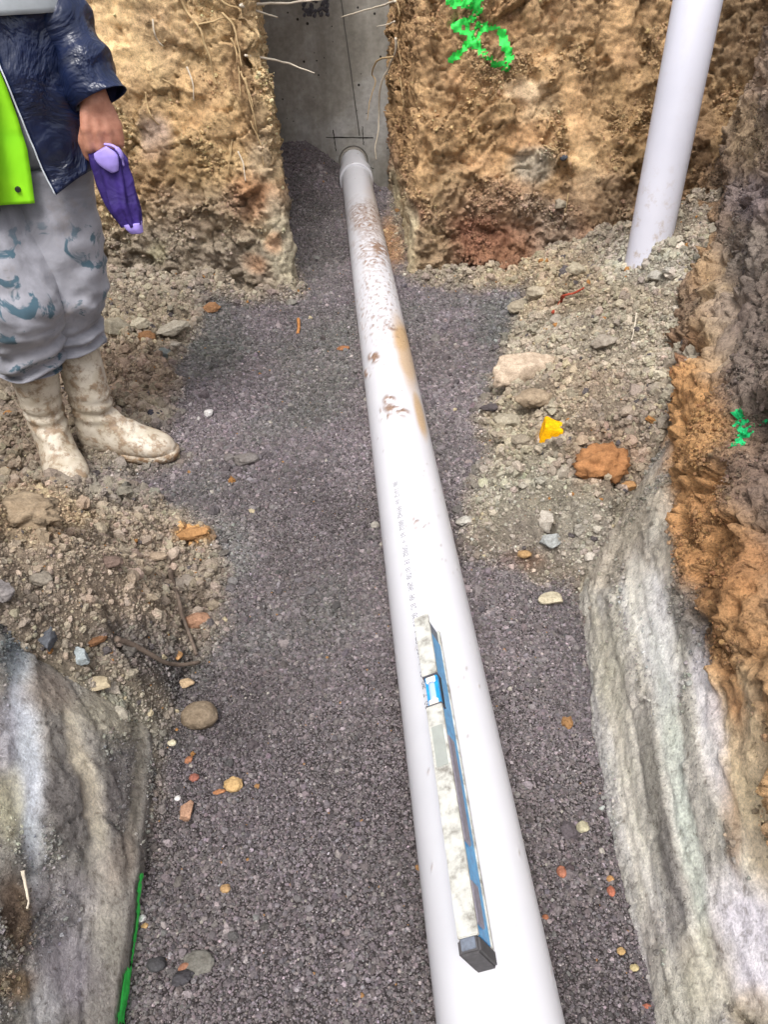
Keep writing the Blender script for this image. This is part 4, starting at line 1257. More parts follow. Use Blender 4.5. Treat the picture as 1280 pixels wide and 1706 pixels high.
ST = [
    ('stone', 872, 622, 100, 56, '#d0b698', 'slab', 'large tan slab of stone at the edge of the spoil heap', 'stone', G_R, 8, .7, .02),
    ('stone', 890, 668, 62, 44, '#a68f70', 'clod', 'brown lump just below the large tan slab', 'stone', G_R, 0, .7, .05),
    ('stone', 848, 706, 48, 36, '#b0a48a', 'angular', 'pale greyish stone above and beside the yellow fragment', 'stone', G_R, 20),
    ('stone', 868, 735, 30, 24, '#9d8f78', 'clod', 'small dull brown lump touching the yellow fragment', 'stone', G_R, 0),
    ('yellow_fragment', 917, 722, 40, 50, '#f0b000', 'plate', 'bright yellow broken fragment lying on the spoil heap', 'fragment', None, 10),
    ('clay_lump', 1000, 780, 96, 84, '#b5752f', 'rough', 'big rust orange lump of clay below the yellow fragment', 'lump', G_R, 15, .7, .05),
    ('clay_lump', 1042, 812, 32, 22, '#c08a45', 'angular', 'small stone with ochre face under a pale top beside the rust lump', 'stone', G_R, 0),
    ('stone', 908, 872, 34, 34, '#c3b8a8', 'slab', 'pale flat stone on the lower part of the spoil heap', 'stone', G_R, 30),
    ('stone', 918, 905, 36, 30, '#a9adab', 'angular', 'bluish grey stone just below the pale flat stone', 'stone', G_R, 0),
    ('stone', 917, 1000, 42, 26, '#cdbf9c', 'angular', 'cream stone lying on black bedding at the tip of the spoil heap', 'stone', G_R, 12),
    ('stone', 874, 924, 22, 16, '#b88d4d', 'clod', 'small ochre crumb between bluish stone and black bedding', 'stone', G_R, 0),
    ('stone', 774, 870, 28, 20, '#bdb7aa', 'angular', 'pale stone close against the flank of the drain pipe', 'stone', G_R, 0),
    ('stone', 1006, 572, 46, 32, '#a99c8a', 'angular', 'grey brown stone standing proud in the middle of the spoil heap', 'stone', G_R, 25),
    ('stone', 896, 492, 36, 30, '#b5a68a', 'angular', 'pale stone at the foot of the ochre earth block', 'stone', G_R, -20),
    ('stone', 866, 515, 40, 28, '#a7997f', 'clod', 'beige lump where the bedding meets the ochre earth block', 'stone', G_R, 10),
    ('stone', 960, 452, 34, 26, '#b3a588', 'angular', 'light beige stone high on the heap near the red roots', 'stone', G_R, 0),
    ('stone', 1092, 462, 26, 18, '#b5afa2', 'angular', 'pale chip just below the foot of the leaning riser pipe', 'stone', G_R, 0),
    ('stone', 1112, 452, 20, 14, '#aaa497', 'angular', 'smaller pale chip beside the ochre wall at riser pipe foot', 'stone', G_R, 0),
    ('clay_lump', 820, 680, 40, 16, '#5a5153', 'clod', 'dark lump of bedding beside the brown lump', 'lump', None, 5),
    ('stone', 933, 333, 18, 26, '#aa9c84', 'angular', 'small beige stone stuck in the ochre cut face', 'stone', None, 30, .8, .2, None, True),
    ('stone', 938, 260, 12, 16, '#50545e', 'round', 'small slate blue pebble stuck in the ochre cut face', 'pebble', None, 0, .8, .2, None, True),
    # left
    ('stone', 235, 541, 34, 24, '#c9bda0', 'angular', 'cream stone resting behind the worker with an orange one below', 'stone', G_L, 0),
    ('stone', 288, 552, 52, 34, '#bcb099', 'angular', 'largest pale angular stone behind the worker', 'stone', G_L, 25),
    ('stone', 246, 564, 28, 26, '#a5713a', 'clod', 'orange brown lump between the pale stones behind the worker', 'stone', G_L, 0),
    ('stone', 196, 548, 46, 36, '#a59b83', 'angular', 'greyish beige stone close to the worker leg', 'stone', G_L, 0),
    ('stone', 292, 576, 20, 16, '#b7ab98', 'angular', 'little pale stone under the largest pale angular stone', 'stone', G_L, 0),
    ('stone', 272, 590, 28, 22, '#777d7a', 'angular', 'blue grey stone below the pale stones behind the worker', 'stone', G_L, 0),
    ('stone', 352, 516, 30, 22, '#a9743f', 'angular', 'orange stone on the bedding at the foot of the tan earth block', 'stone', None, 10),
    ('stone', 348, 690, 14, 14, '#e2dedb', 'angular', 'small white stone on the bedding beside the toe of the boot', 'stone', G_P, 0),
    ('stone', 411, 767, 40, 28, '#807874', 'angular', 'large grey stone on open bedding in front of the boot', 'stone', None, 8),
    ('stone', 384, 764, 20, 20, '#7a7270', 'angular', 'smaller grey stone touching the large grey stone', 'stone', None, 0),
    ('stone', 258, 690, 22, 18, '#3f3d47', 'angular', 'dark slate stone just above the toe of the boot', 'stone', None, 0),
    ('stone', 572, 582, 20, 12, '#a96a33', 'clod', 'orange crumb on the bedding beside the upper drain pipe', 'pebble', G_P, 0),
    ('stone', 486, 506, 16, 16, '#8b867b', 'angular', 'grey stone at the corner of the tan earth block', 'stone', None, 0),
    ('clay_lump', 40, 842, 120, 86, '#a38b6a', 'rough', 'large smooth tan clod of soil in front of the worker', 'lump', G_L, 0, .6, .45),
    ('clay_lump', 10, 985, 34, 40, '#8f8785', 'angular', 'grey angular stone at the frame edge below the tan clod', 'stone', G_L, 0),
    ('clay_lump', 70, 965, 44, 28, '#8d8272', 'clod', 'grey brown clod beside the grey angular stone', 'lump', G_L, -20),
    ('clay_lump', 185, 938, 40, 24, '#7d6558', 'clod', 'reddish brown clod lying in the middle of the spoil', 'lump', G_L, 0),
    ('clay_lump', 326, 1036, 46, 30, '#ad7c58', 'clod', 'reddish tan clod beside the upper end of the long twig', 'lump', G_L, 10),
    ('clay_lump', 310, 962, 50, 44, '#8f8274', 'clod', 'rounded greyish clod above the reddish tan clod', 'lump', G_L, 0, .5, .4),
    ('clay_lump', 262, 928, 34, 18, '#b0977a', 'clod', 'pinkish tan clod near the start of the twig', 'lump', G_L, 0),
    ('clay_lump', 322, 890, 50, 22, '#bb8238', 'clod', 'bright ochre crumbly clod at the upper rim of the spoil', 'lump', G_L, 10),
    ('clay_lump', 166, 882, 24, 28, '#b8a688', 'angular', 'pale wedge of clay between ochre clod and tan clod', 'lump', G_L, 30),
    ('stone', 80, 1064, 26, 50, '#5f626a', 'slab', 'dark slate sliver standing in the spoil', 'stone', G_L, 8),
    ('stone', 135, 1096, 32, 24, '#a7b3b6', 'slab', 'pale blue grey flake of clay below the spoil', 'stone', G_L, -30),
    ('stone', 155, 1070, 44, 14, '#86592f', 'slab', 'flat brown bark like chip lying in the spoil', 'chip', G_L, 20),
    ('stone', 160, 1140, 44, 26, '#beab85', 'angular', 'yellowish cream stone above the bank of grey clay', 'stone', G_L, 10),
    ('stone', 308, 1138, 32, 20, '#c3a274', 'angular', 'sandy coloured stone just above the round brown stone', 'stone', G_L, 0),
    ('stone', 297, 1093, 14, 18, '#c08a45', 'angular', 'little ochre stone lying between the two twigs', 'stone', G_L, 0),
    ('stone', 334, 1194, 56, 48, '#8b775d', 'round', 'round brown stone alone on the bedding below the twigs', 'stone', None, 0, .85, .12),
    ('pebble', 286, 1238, 14, 10, '#d6cba6', 'angular', 'tiny cream chip below the round brown stone', 'pebble', G_P, 0),
    ('pebble', 314, 1266, 14, 13, '#b5703f', 'angular', 'orange pebble right below the tiny cream chip', 'pebble', G_P, 30),
    ('pebble', 324, 1296, 16, 14, '#a9604a', 'clod', 'brick red crumb above the rectangular tan pebble', 'pebble', G_P, 0),
    ('pebble', 389, 1308, 30, 26, '#d3a75c', 'clod', 'sandy yellow crumb beside a smaller orange chip', 'pebble', G_P, 0),
    ('pebble', 366, 1319, 20, 9, '#b9763c', 'angular', 'flat orange chip touching the sandy yellow crumb', 'pebble', G_P, 10),
    ('pebble', 296, 1330, 10, 10, '#e4e1de', 'round', 'tiny round white pebble beside the rectangular tan pebble', 'pebble', G_P, 0),
    ('pebble', 312, 1348, 20, 36, '#bb8a66', 'slab', 'rectangular tan pebble standing lengthwise on the bedding', 'pebble', G_P, 4),
    ('pebble', 376, 1480, 16, 14, '#bd9254', 'clod', 'lone ochre crumb in the middle of the open bedding', 'pebble', G_P, 0),
    ('pebble', 237, 1531, 13, 13, '#dcdad9', 'angular', 'white chip beside the green painted edge of the bank', 'pebble', G_P, 0),
    ('pebble', 241, 1542, 12, 9, '#c99a55', 'angular', 'ochre chip tucked under the white chip', 'pebble', G_P, 0),
    ('pebble', 307, 1610, 20, 12, '#a86e4c', 'clod', 'brick coloured crumb beside a pale grey lump near the bottom', 'pebble', G_P, 20),
    ('clay_lump', 330, 1600, 52, 44, '#77736a', 'clod', 'greenish grey lump half sunk in the bedding', 'lump', None, 0, .5, .5),
    ('clay_lump', 305, 1628, 34, 24, '#4b484d', 'angular', 'dark blocky stone below the greenish grey lump', 'stone', None, 0),
    ('clay_lump', 262, 1606, 30, 24, '#4d4b4e', 'clod', 'dark lump between the green paint and the brick coloured crumb', 'lump', None, 0),
    ('pebble', 971, 1378, 20, 20, '#b9b08c', 'angular', 'olive cream chip on the bedding between pipe and clay wall', 'pebble', G_P, 0),
    ('pebble', 936, 1452, 15, 20, '#b46a47', 'clod', 'orange red crumb between the pipe and the clay wall', 'pebble', G_P, 0),
    ('pebble', 1017, 1464, 12, 10, '#c1893f', 'clod', 'ochre crumb at the foot of the clay wall', 'pebble', G_P, 0),
    ('pebble', 1018, 1484, 13, 18, '#ba6440', 'clod', 'brick red crumb directly under the ochre crumb', 'pebble', G_P, 0),
    ('pebble', 909, 1528, 10, 9, '#b0683a', 'clod', 'small orange crumb almost touching the lower pipe', 'pebble', G_P, 0),
    ('pebble', 1035, 1584, 14, 12, '#c39a52', 'clod', 'yellow ochre crumb low down beside the clay wall', 'pebble', G_P, 0),
    ('pebble', 1057, 1612, 14, 11, '#c2ae72', 'clod', 'straw coloured crumb below the yellow ochre one', 'pebble', G_P, 0),
    ('pebble', 1078, 1676, 13, 8, '#b5603f', 'clod', 'lowest brick red crumb at the foot of the clay wall', 'pebble', G_P, 0),
]
for r in ST:
    nm = {'stone': 'stone', 'pebble': 'pebble', 'lump': 'clay_lump', 'chip': 'bark_chip'}.get(r[8], r[0])
    stone(nm, *r[1:])

# ------------------------------------------------------------------ roots and twigs
m_root = simple('root_bark', '#b39a74', .85, .2, 120, .3)
m_rootw = simple('pale_root', '#c9beac', .8, .2, 120, .2)
m_rootr = simple('red_root', '#9a4432', .8, .2, 120, .25)
m_twig = simple('twig_bark', '#6d6056', .9, .2, 90, .35, .5)
m_twig2 = simple('tan_twig', '#b07a4a', .9, .2, 90, .3)
def strand(name, pts3, r0, r1, mat, label, cat, group=None, wig=.004, seed=1):
    P = catmull(pts3, 9)
    P = P + wig * np.stack([fbm(P + seed, 22, 3, 131), fbm(P + seed, 22, 3, 132), fbm(P + seed, 22, 3, 133)], 1)
    t = np.linspace(0, 1, len(P))
    R = (r0 + (r1 - r0) * t) * (1 + .18 * fbm(P + seed, 60, 2, 134))
    V, F = tube_arrays(P, R * 1.3, 8)
    return tag(link(name, np_mesh(name, V, F), mat), label, cat, group)
def on_wall(pts, lift=.006):
    out = []
    for q in pts:
        loc, nor = hit(*q)
        out.append(np.array(loc) + np.array(nor) * lift - np.array(ray(*q)) * lift)
    return out
GR, GW = 'roots in the tan cut face', 'pale roots hanging in front of the concrete'
strand('root', on_wall([(294, -12), (314, 20), (332, 44), (341, 70), (349, 94), (354, 118), (361, 140)]), .0040, .0022, m_root, 'long tan root winding down the upper face of the tan earth block', 'root', GR)
strand('root', on_wall([(252, 32), (258, 50), (264, 66), (270, 76)]), .0022, .0014, m_rootw, 'short pale rootlet on smooth clay near the worker sleeve', 'root', GR)
strand('root', on_wall([(312, 112), (319, 138), (322, 165)]), .0024, .0012, m_rootw, 'thin pale root below the bend of the long tan root', 'root', GR)
strand('root', on_wall([(241, 152), (243, 172), (250, 190), (264, 208)]), .0026, .0014, m_root, 'thin forked looking root beside the hand of the worker', 'root', GR)
strand('root', on_wall([(388, 235), (382, 262), (378, 292)]), .0024, .0012, m_root, 'thin root low on the tan face in the orange patch', 'root', GR)
strand('root', on_wall([(399, 252), (405, 275), (409, 300)]), .0022, .0012, m_rootw, 'fine pale rootlet next to the orange patch', 'root', GR)
strand('root', on_wall([(372, 18), (386, 40), (398, 70), (404, 110)]), .0030, .0018, m_root, 'brown root running down the edge of the tan earth block', 'root', GR)
strand('root', on_wall([(402, 120), (415, 152), (422, 178)]), .0026, .0014, m_root, 'brown rootlet further down the edge of the tan earth block', 'root', GR)
for q, r0, lab in (
        ([(362, -8), (378, 6), (395, 14), (412, 30)], .0034, 'tan root leaving the top corner of the tan earth block'),
        ([(330, 40), (350, 36), (372, 30), (392, 34)], .0026, 'level tan root near the top of the tan earth block'),
        ([(384, 60), (392, 90), (398, 125), (402, 160)], .0030, 'brown root hanging beside the upper edge of the tan earth block'),
        ([(410, 130), (418, 170), (428, 205), (432, 235)], .0028, 'brown root hanging low along the edge of the tan earth block'),
        ([(420, 200), (434, 240), (440, 275)], .0022, 'fine brown root under the low hanging one'),
        ([(270, 130), (285, 142), (292, 160)], .0020, 'hair thin pale root between the hand and the long tan root'),
        ([(662, -5), (668, 30), (664, 70), (670, 110)], .0034, 'brown root running down the edge of the ochre block'),
        ([(676, 40), (682, 80), (676, 130)], .0024, 'thin brown root beside the green figure on the ochre block'),
        ([(668, 130), (674, 170), (670, 215)], .0022, 'thin brown root low on the edge of the ochre block'),
        ([(905, 245), (922, 250), (934, 246), (946, 250)], .0018, 'fine level rootlet above the slate blue pebble'),
        ([(950, 320), (944, 345), (938, 366)], .0018, 'fine rootlet beneath the small beige stone')):
    strand('root', on_wall(q), r0, r0 * .5, m_root, lab, 'root', GR if q[0][0] < 600 else 'roots in the ochre cut face', seed=int(q[0][0]))
YG = 3.3
strand('root', [gy(402, 8, 2.95), gy(440, 6, YG), gy(490, 4, YG + .1), gy(545, -2, YG + .2)], .0042, .0020, m_rootw, 'thick white root crossing level over the top of the concrete', 'root', GW)
strand('root', [gy(400, 9, 2.9), gy(430, 19, 3.1), gy(463, 29, 3.2)], .0034, .0018, m_rootw, 'white root slanting down just below the thick level root', 'root', GW)
strand('root', [gy(408, 92, 2.92), gy(440, 97, 3.0), gy(478, 105, 3.1), gy(502, 115, 3.1), gy(524, 121, 3.1)], .0034, .0014, m_rootw, 'white root poking out sideways over the middle of the concrete', 'root', GW)
strand('root', [gy(412, 172, 2.92), gy(428, 166, 3.0), gy(448, 160, 3.05)], .0026, .0012, m_rootw, 'lowest short root at the left edge of the concrete', 'root', GW)
strand('root', [gy(660, 2, 3.3), gy(640, 8, 3.4), gy(612, 16, 3.5), gy(569, 29, 3.6)], .0034, .0016, m_rootw, 'white root reaching from the ochre block across the joint line', 'root', GW)
strand('root', [gy(660, 62, 3.3), gy(659, 86, 3.32), gy(648, 111, 3.4), gy(634, 144, 3.45), gy(632, 187, 3.5), gy(630, 223, 3.5), gy(625, 245, 3.5), gy(627, 266, 3.5)], .0036, .0020, m_rootw, 'long root dangling beside the ochre block down to the pipe end', 'root', GW)
strand('root', [gy(655, 94, 3.3), gy(630, 101, 3.4), gy(620, 122, 3.5), gy(626, 137, 3.5), gy(616, 169, 3.5), gy(612, 200, 3.5)], .0028, .0012, m_root, 'brownish root dangling in a loop beside the long one', 'root', GW)
strand('root', [gy(658, 36, 3.3), gy(645, 41, 3.35), gy(628, 44, 3.4)], .0024, .0010, m_rootw, 'tiny rootlet sticking out of the ochre block edge', 'root', GW)
strand('root', on_wall([(927, 522), (934, 506), (944, 496), (958, 488), (974, 482)], .012), .0040, .0022, m_rootr, 'red root arching over the heap below the ochre block', 'root', 'red roots on the heap')
strand('root', on_wall([(922, 516), (936, 498), (952, 484)], .010), .0030, .0018, m_rootr, 'thinner red root lying along the arching one', 'root', 'red roots on the heap')
strand('root', on_wall([(1062, 524), (1056, 545), (1050, 566)], .008), .0022, .0012, m_rootw, 'fine pale rootlet on the heap below the riser pipe', 'root')
strand('twig', on_wall([(279, 951), (287, 975), (292, 995), (299, 1035), (316, 1065), (330, 1094)], .008), .0042, .0026, m_twig, 'long grey twig lying down the edge of the spoil', 'twig', 'twigs on the spoil', .003)
strand('twig', on_wall([(186, 1064), (218, 1079), (235, 1089), (262, 1102), (290, 1108), (332, 1104)], .008), .0040, .0028, m_twig, 'dark twig lying crosswise below the long grey twig', 'twig', 'twigs on the spoil', .003)
strand('twig', on_wall([(497, 534), (498, 548), (496, 558)], .006), .0046, .0040, m_twig2, 'short orange tan twig alone on the bedding', 'twig', None, .001)
strand('root', on_wall([(33, 1452), (38, 1475), (43, 1500), (42, 1515)], .004), .0018, .0010, m_rootw, 'thin pale root in the brown hollow of the near bank', 'root')
# ------------------------------------------------------------------ the worker
WORKER = empty('person', (-.66, 1.78, .02), 'standing worker in navy rain jacket, grey trousers and muddy cream boots holding purple cloth', 'person')
def loft(name, rings, seg, mat, parent, per=6, fold=None, close=True, attrs=None, arc=None, solid=0.0, subtr=None):
    """rings: (centre, axis_u, axis_v) with radii in the axes' lengths"""
    A = np.array([np.concatenate([np.array(c, float), np.array(u, float), np.array(v, float)]) for c, u, v in rings])
    A = catmull(A, per)
    if arc is None:
        a = np.linspace(0, 2 * np.pi, seg, endpoint=False)[None, :]
    else:
        tt = np.linspace(0, 1, len(A))
        a0 = np.interp(tt, np.linspace(0, 1, len(arc)), [q[0] for q in arc])
        a1 = np.interp(tt, np.linspace(0, 1, len(arc)), [q[1] for q in arc])
        a = a0[:, None] + (a1 - a0)[:, None] * np.linspace(0, 1, seg)[None, :]
    a = np.broadcast_to(a, (len(A), seg))
    C, U, Vv = A[:, None, 0:3], A[:, None, 3:6], A[:, None, 6:9]
    D = np.cos(a)[..., None] * U + np.sin(a)[..., None] * Vv
    P = C + D
    if fold is not None:
        dn = D / (np.linalg.norm(D, axis=-1, keepdims=True) + 1e-9)
        P = P + dn * fold(P.reshape(-1, 3), np.repeat(np.linspace(0, 1, len(A)), seg), a.ravel()).reshape(len(A), seg, 1)
    V = P.reshape(-1, 3)
    F = grid_faces(len(A), seg, arc is None)
    if close and arc is None:
        n0 = len(V)
        V = np.concatenate([V, A[:1, 0:3], A[-1:, 0:3]])
        e = []
        last = (len(A) - 1) * seg
        for k in range(seg):
            j = (k + 1) % seg
            e.append((j, k, n0, n0))
            e.append((last + k, last + j, n0 + 1, n0 + 1))
        me = bpy.data.meshes.new(name)
        fl = [tuple(f) for f in F] + [t[:3] for t in e]
        me.from_pydata([tuple(v) for v in V], [], fl)
        me.update()
    else:
        me = np_mesh(name, V, F)
    o = link(name, me, mat, parent)
    if solid:
        md = o.modifiers.new('cloth', 'SOLIDIFY')
        md.thickness = solid
        md.offset = 0
    return o

# --- materials of the clothes
m_trou, nt, b = new_mat('grey_cotton')
p = pos(nt)
n1 = noise_node(nt, 8, 5, .6, p, .6)
n2 = noise_node(nt, 14, 4, .6, p, 1.2)
n3 = noise_node(nt, 600, 2, .5, p)
r1 = ramp_node(nt, n1.outputs[0], [(.3, srgb('#73737a')), (.5, srgb('#92929a')), (.7, srgb('#a6a6ae'))])
st = ramp_node(nt, n2.outputs[0], [(.565, (0, 0, 0)), (.62, (.92, .92, .92))])
sp = N(nt, 'ShaderNodeSeparateXYZ')
nt.links.new(p, sp.inputs[0])
lowm = N(nt, 'ShaderNodeMapRange')
lowm.inputs['From Min'].default_value = .68
lowm.inputs['From Max'].default_value = .60
nt.links.new(sp.outputs['Z'], lowm.inputs['Value'])
mm = N(nt, 'ShaderNodeMath', operation='MULTIPLY')
nt.links.new(st.outputs[0], mm.inputs[0])
nt.links.new(lowm.outputs[0], mm.inputs[1])
c = mix_node(nt, r1.outputs[0], srgb('#3c5866'), mm.outputs[0])
n4 = noise_node(nt, 11, 5, .65, p, .3)
md_ = ramp_node(nt, n4.outputs[0], [(.58, (0, 0, 0)), (.72, (.55, .55, .55))])
c = mix_node(nt, c, srgb('#8a7f78'), md_.outputs[0])
nt.links.new(c, b.inputs['Base Color'])
b.inputs['Roughness'].default_value = .9
b.inputs['Specular IOR Level'].default_value = .15
b.inputs['Sheen Weight'].default_value = .2
mpz = N(nt, 'ShaderNodeMapping')
mpz.inputs['Rotation'].default_value = (.4, .5, .3)
mpz.inputs['Scale'].default_value = (1.0, 1.0, 2.2)
nt.links.new(p, mpz.inputs['Vector'])
ncr = noise_node(nt, 6.5, 3, .5, mpz.outputs[0], .5)
ncr.noise_type = 'RIDGED_MULTIFRACTAL'
crease = bump_node(nt, ncr.outputs[0], .55, .006)
nt.links.new(bump_node(nt, n3.outputs[0], .4, .001, bump_node(nt, noise_node(nt, 16, 5, .6, p, .35).outputs[0], .35, .010, bump_node(nt, n1.outputs[0], .2, .01, crease))), b.inputs['Normal'])

m_jack, nt, b = new_mat('navy_nylon')
p = pos(nt)
n1 = noise_node(nt, 10, 4, .55, p, .8)
n2 = noise_node(nt, 35, 4, .55, p, .5)
r1 = ramp_node(nt, n1.outputs[0], [(.3, (.004, .007, .022, 1)), (.7, (.010, .019, .065, 1))])
nt.links.new(r1.outputs[0], b.inputs['Base Color'])
b.inputs['Roughness'].default_value = .33
b.inputs['Specular IOR Level'].default_value = .5
nt.links.new(bump_node(nt, n2.outputs[0], .35, .006, bump_node(nt, n1.outputs[0], .8, .03)), b.inputs['Normal'])
m_hivis, nt, b = new_mat('lime_cloth')
n1 = noise_node(nt, 9, 3, .5, pos(nt), .4)
r1 = ramp_node(nt, n1.outputs[0], [(.3, (.26, .78, .004, 1)), (.7, (.40, .95, .012, 1))])
nt.links.new(r1.outputs[0], b.inputs['Base Color'])
b.inputs['Roughness'].default_value = .75
nt.links.new(bump_node(nt, n1.outputs[0], .4, .02), b.inputs['Normal'])
m_boot, nt, b = new_mat('muddy_boot')
p = pos(nt)
n1 = noise_node(nt, 16, 6, .65, p, .5)
n2 = noise_node(nt, 130, 5, .6, p)
n3 = noise_node(nt, 30, 5, .7, p)
r1 = ramp_node(nt, n1.outputs[0], [(.35, srgb('#b8ac97')), (.6, srgb('#d3cabb'))])
r2 = ramp_node(nt, n3.outputs[0], [(.47, (0, 0, 0)), (.60, (1, 1, 1))])
sp = N(nt, 'ShaderNodeSeparateXYZ')
nt.links.new(p, sp.inputs[0])
lo_ = N(nt, 'ShaderNodeMapRange')
lo_.inputs['From Min'].default_value = .075
lo_.inputs['From Max'].default_value = .02
nt.links.new(sp.outputs['Z'], lo_.inputs['Value'])
n6 = noise_node(nt, 40, 4, .6, p)
lm = N(nt, 'ShaderNodeMath', operation='MULTIPLY')
lm.use_clamp = True
nt.links.new(lo_.outputs[0], lm.inputs[0])
nt.links.new(ramp_node(nt, n6.outputs[0], [(.38, (.0,) * 3), (.56, (1.4,) * 3)]).outputs[0], lm.inputs[1])
mx = N(nt, 'ShaderNodeMath', operation='MAXIMUM')
nt.links.new(lm.outputs[0], mx.inputs[0])
r2b = N(nt, 'ShaderNodeMath', operation='MULTIPLY')
nt.links.new(r2.outputs[0], r2b.inputs[0])
r2b.inputs[1].default_value = .8
nt.links.new(r2b.outputs[0], mx.inputs[1])
mudr = ramp_node(nt, n2.outputs[0], [(.3, srgb('#6f5844')), (.6, srgb('#94795c')), (.8, srgb('#a9926f'))])
c = mix_node(nt, r1.outputs[0], mudr.outputs[0], mx.outputs[0])
nt.links.new(c, b.inputs['Base Color'])
b.inputs['Roughness'].default_value = .5
nt.links.new(bump_node(nt, mx.outputs[0], .5, .003, bump_node(nt, n2.outputs[0], .3, .001)), b.inputs['Normal'])
m_skin, nt, b = new_mat('skin')
n1 = noise_node(nt, 60, 4, .6, pos(nt))
r1 = ramp_node(nt, n1.outputs[0], [(.3, srgb('#a8705a')), (.7, srgb('#c78f77'))])
nt.links.new(r1.outputs[0], b.inputs['Base Color'])
b.inputs['Roughness'].default_value = .55
b.inputs['Subsurface Weight'].default_value = .08
b.inputs['Subsurface Radius'].default_value = (.01, .004, .002)
nt.links.new(bump_node(nt, n1.outputs[0], .3, .001), b.inputs['Normal'])

# --- limb lines measured from the photograph
def from_right_edge(px, py, y, r):
    q = gy(px, py, y)
    return np.array([q[0] - r, y, q[2]])
Z_ = np.array([0, 0, 1.0])
legL = [(from_right_edge(150, 268, 1.82, .098), .098, .10), (from_right_edge(157, 330, 1.81, .094), .094, .095), (from_right_edge(168, 400, 1.80, .090), .090, .092), (from_right_edge(178, 470, 1.79, .086), .086, .09),
        (from_right_edge(174, 505, 1.79, .084), .084, .086), (from_right_edge(166, 530, 1.795, .076), .074, .078), (from_right_edge(168, 552, 1.79, .073), .072, .076), (from_right_edge(170, 572, 1.79, .071), .070, .074)]
legR = [(from_right_edge(62, 300, 1.80, .098), .098, .10), (from_right_edge(66, 360, 1.77, .096), .096, .097), (from_right_edge(82, 420, 1.74, .094), .094, .096), (from_right_edge(102, 490, 1.70, .094), .094, .096),
        (from_right_edge(104, 530, 1.70, .090), .090, .094), (from_right_edge(103, 555, 1.71, .082), .082, .086), (from_right_edge(104, 585, 1.715, .074), .074, .078), (from_right_edge(102, 608, 1.72, .071), .071, .075)]
def tr_fold(P, t, a):
    f = .006 * fbm(P * np.array([1, 1, 2.0]), 9, 3, 141) + .003 * fbm(P, 22, 2, 142)
    f = f + .009 * np.sin(t * 52 + 2.4 * np.sin(a + 1.0) + 6 * fbm(P, 5, 2, 143)) * sstep(.45, .7, t)
    f = f + .013 * (ridged(P * np.array([1.0, 1.0, 1.3]) + .10 * (P[:, :1] + P[:, 2:3]) + .03 * fbm(P, 6, 2, 145)[:, None], 9, 2, 146) - .5) * 1.1 * sstep(.05, .3, t)
    return f * sstep(1.0, .86, t) + .003 * fbm(P, 18, 2, 147)
trous = []
for nm, L in (('trouser_leg', legL), ('trouser_leg', legR)):
    rings = [(c, (rx, 0, 0), (0, ry, 0)) for c, rx, ry in L]
    # turn the hem under so the cuff has thickness
    cL, rx, ry = L[-1]
    rings.append((cL + np.array([0, 0, .002]), (rx * .93, 0, 0), (0, ry * .93, 0)))
    rings.append((cL + np.array([0, 0, .03]), (rx * .88, 0, 0), (0, ry * .88, 0)))
    trous.append((nm, rings))
tw = empty('trousers', WORKER.location, None, None)
tw.name = 'trousers'
COL.objects.unlink(tw)
bpy.data.objects.remove(tw)
# trousers: one garment, seat and both legs
pelvis = [((-.685, 1.835, 1.02), (.155, 0, 0), (0, .115, 0)), ((-.685, 1.83, .93), (.165, 0, 0), (0, .125, 0)), ((-.685, 1.825, .84), (.175, 0, 0), (0, .135, 0)), ((-.685, 1.82, .77), (.165, 0, 0), (0, .12, 0)), ((-.685, 1.82, .735), (.10, 0, 0), (0, .08, 0))]
tl1 = loft('trousers', trous[0][1], 56, m_trou, WORKER, 9, tr_fold)
tl2 = loft('trousers_leg_tmp', trous[1][1], 56, m_trou, WORKER, 9, tr_fold)
tl3 = loft('trousers_seat_tmp', pelvis, 56, m_trou, WORKER, 6, lambda P, t, a: .006 * fbm(P, 12, 3, 144))
def merge_into(o, others):
    bm = bmesh.new()
    bm.from_mesh(o.data)
    for q in others:
        bm.from_mesh(q.data)
        me = q.data
        bpy.data.objects.remove(q)
        bpy.data.meshes.remove(me)
    bm.to_mesh(o.data)
    bm.free()
    o.data.shade_smooth()
merge_into(tl1, [tl2, tl3])

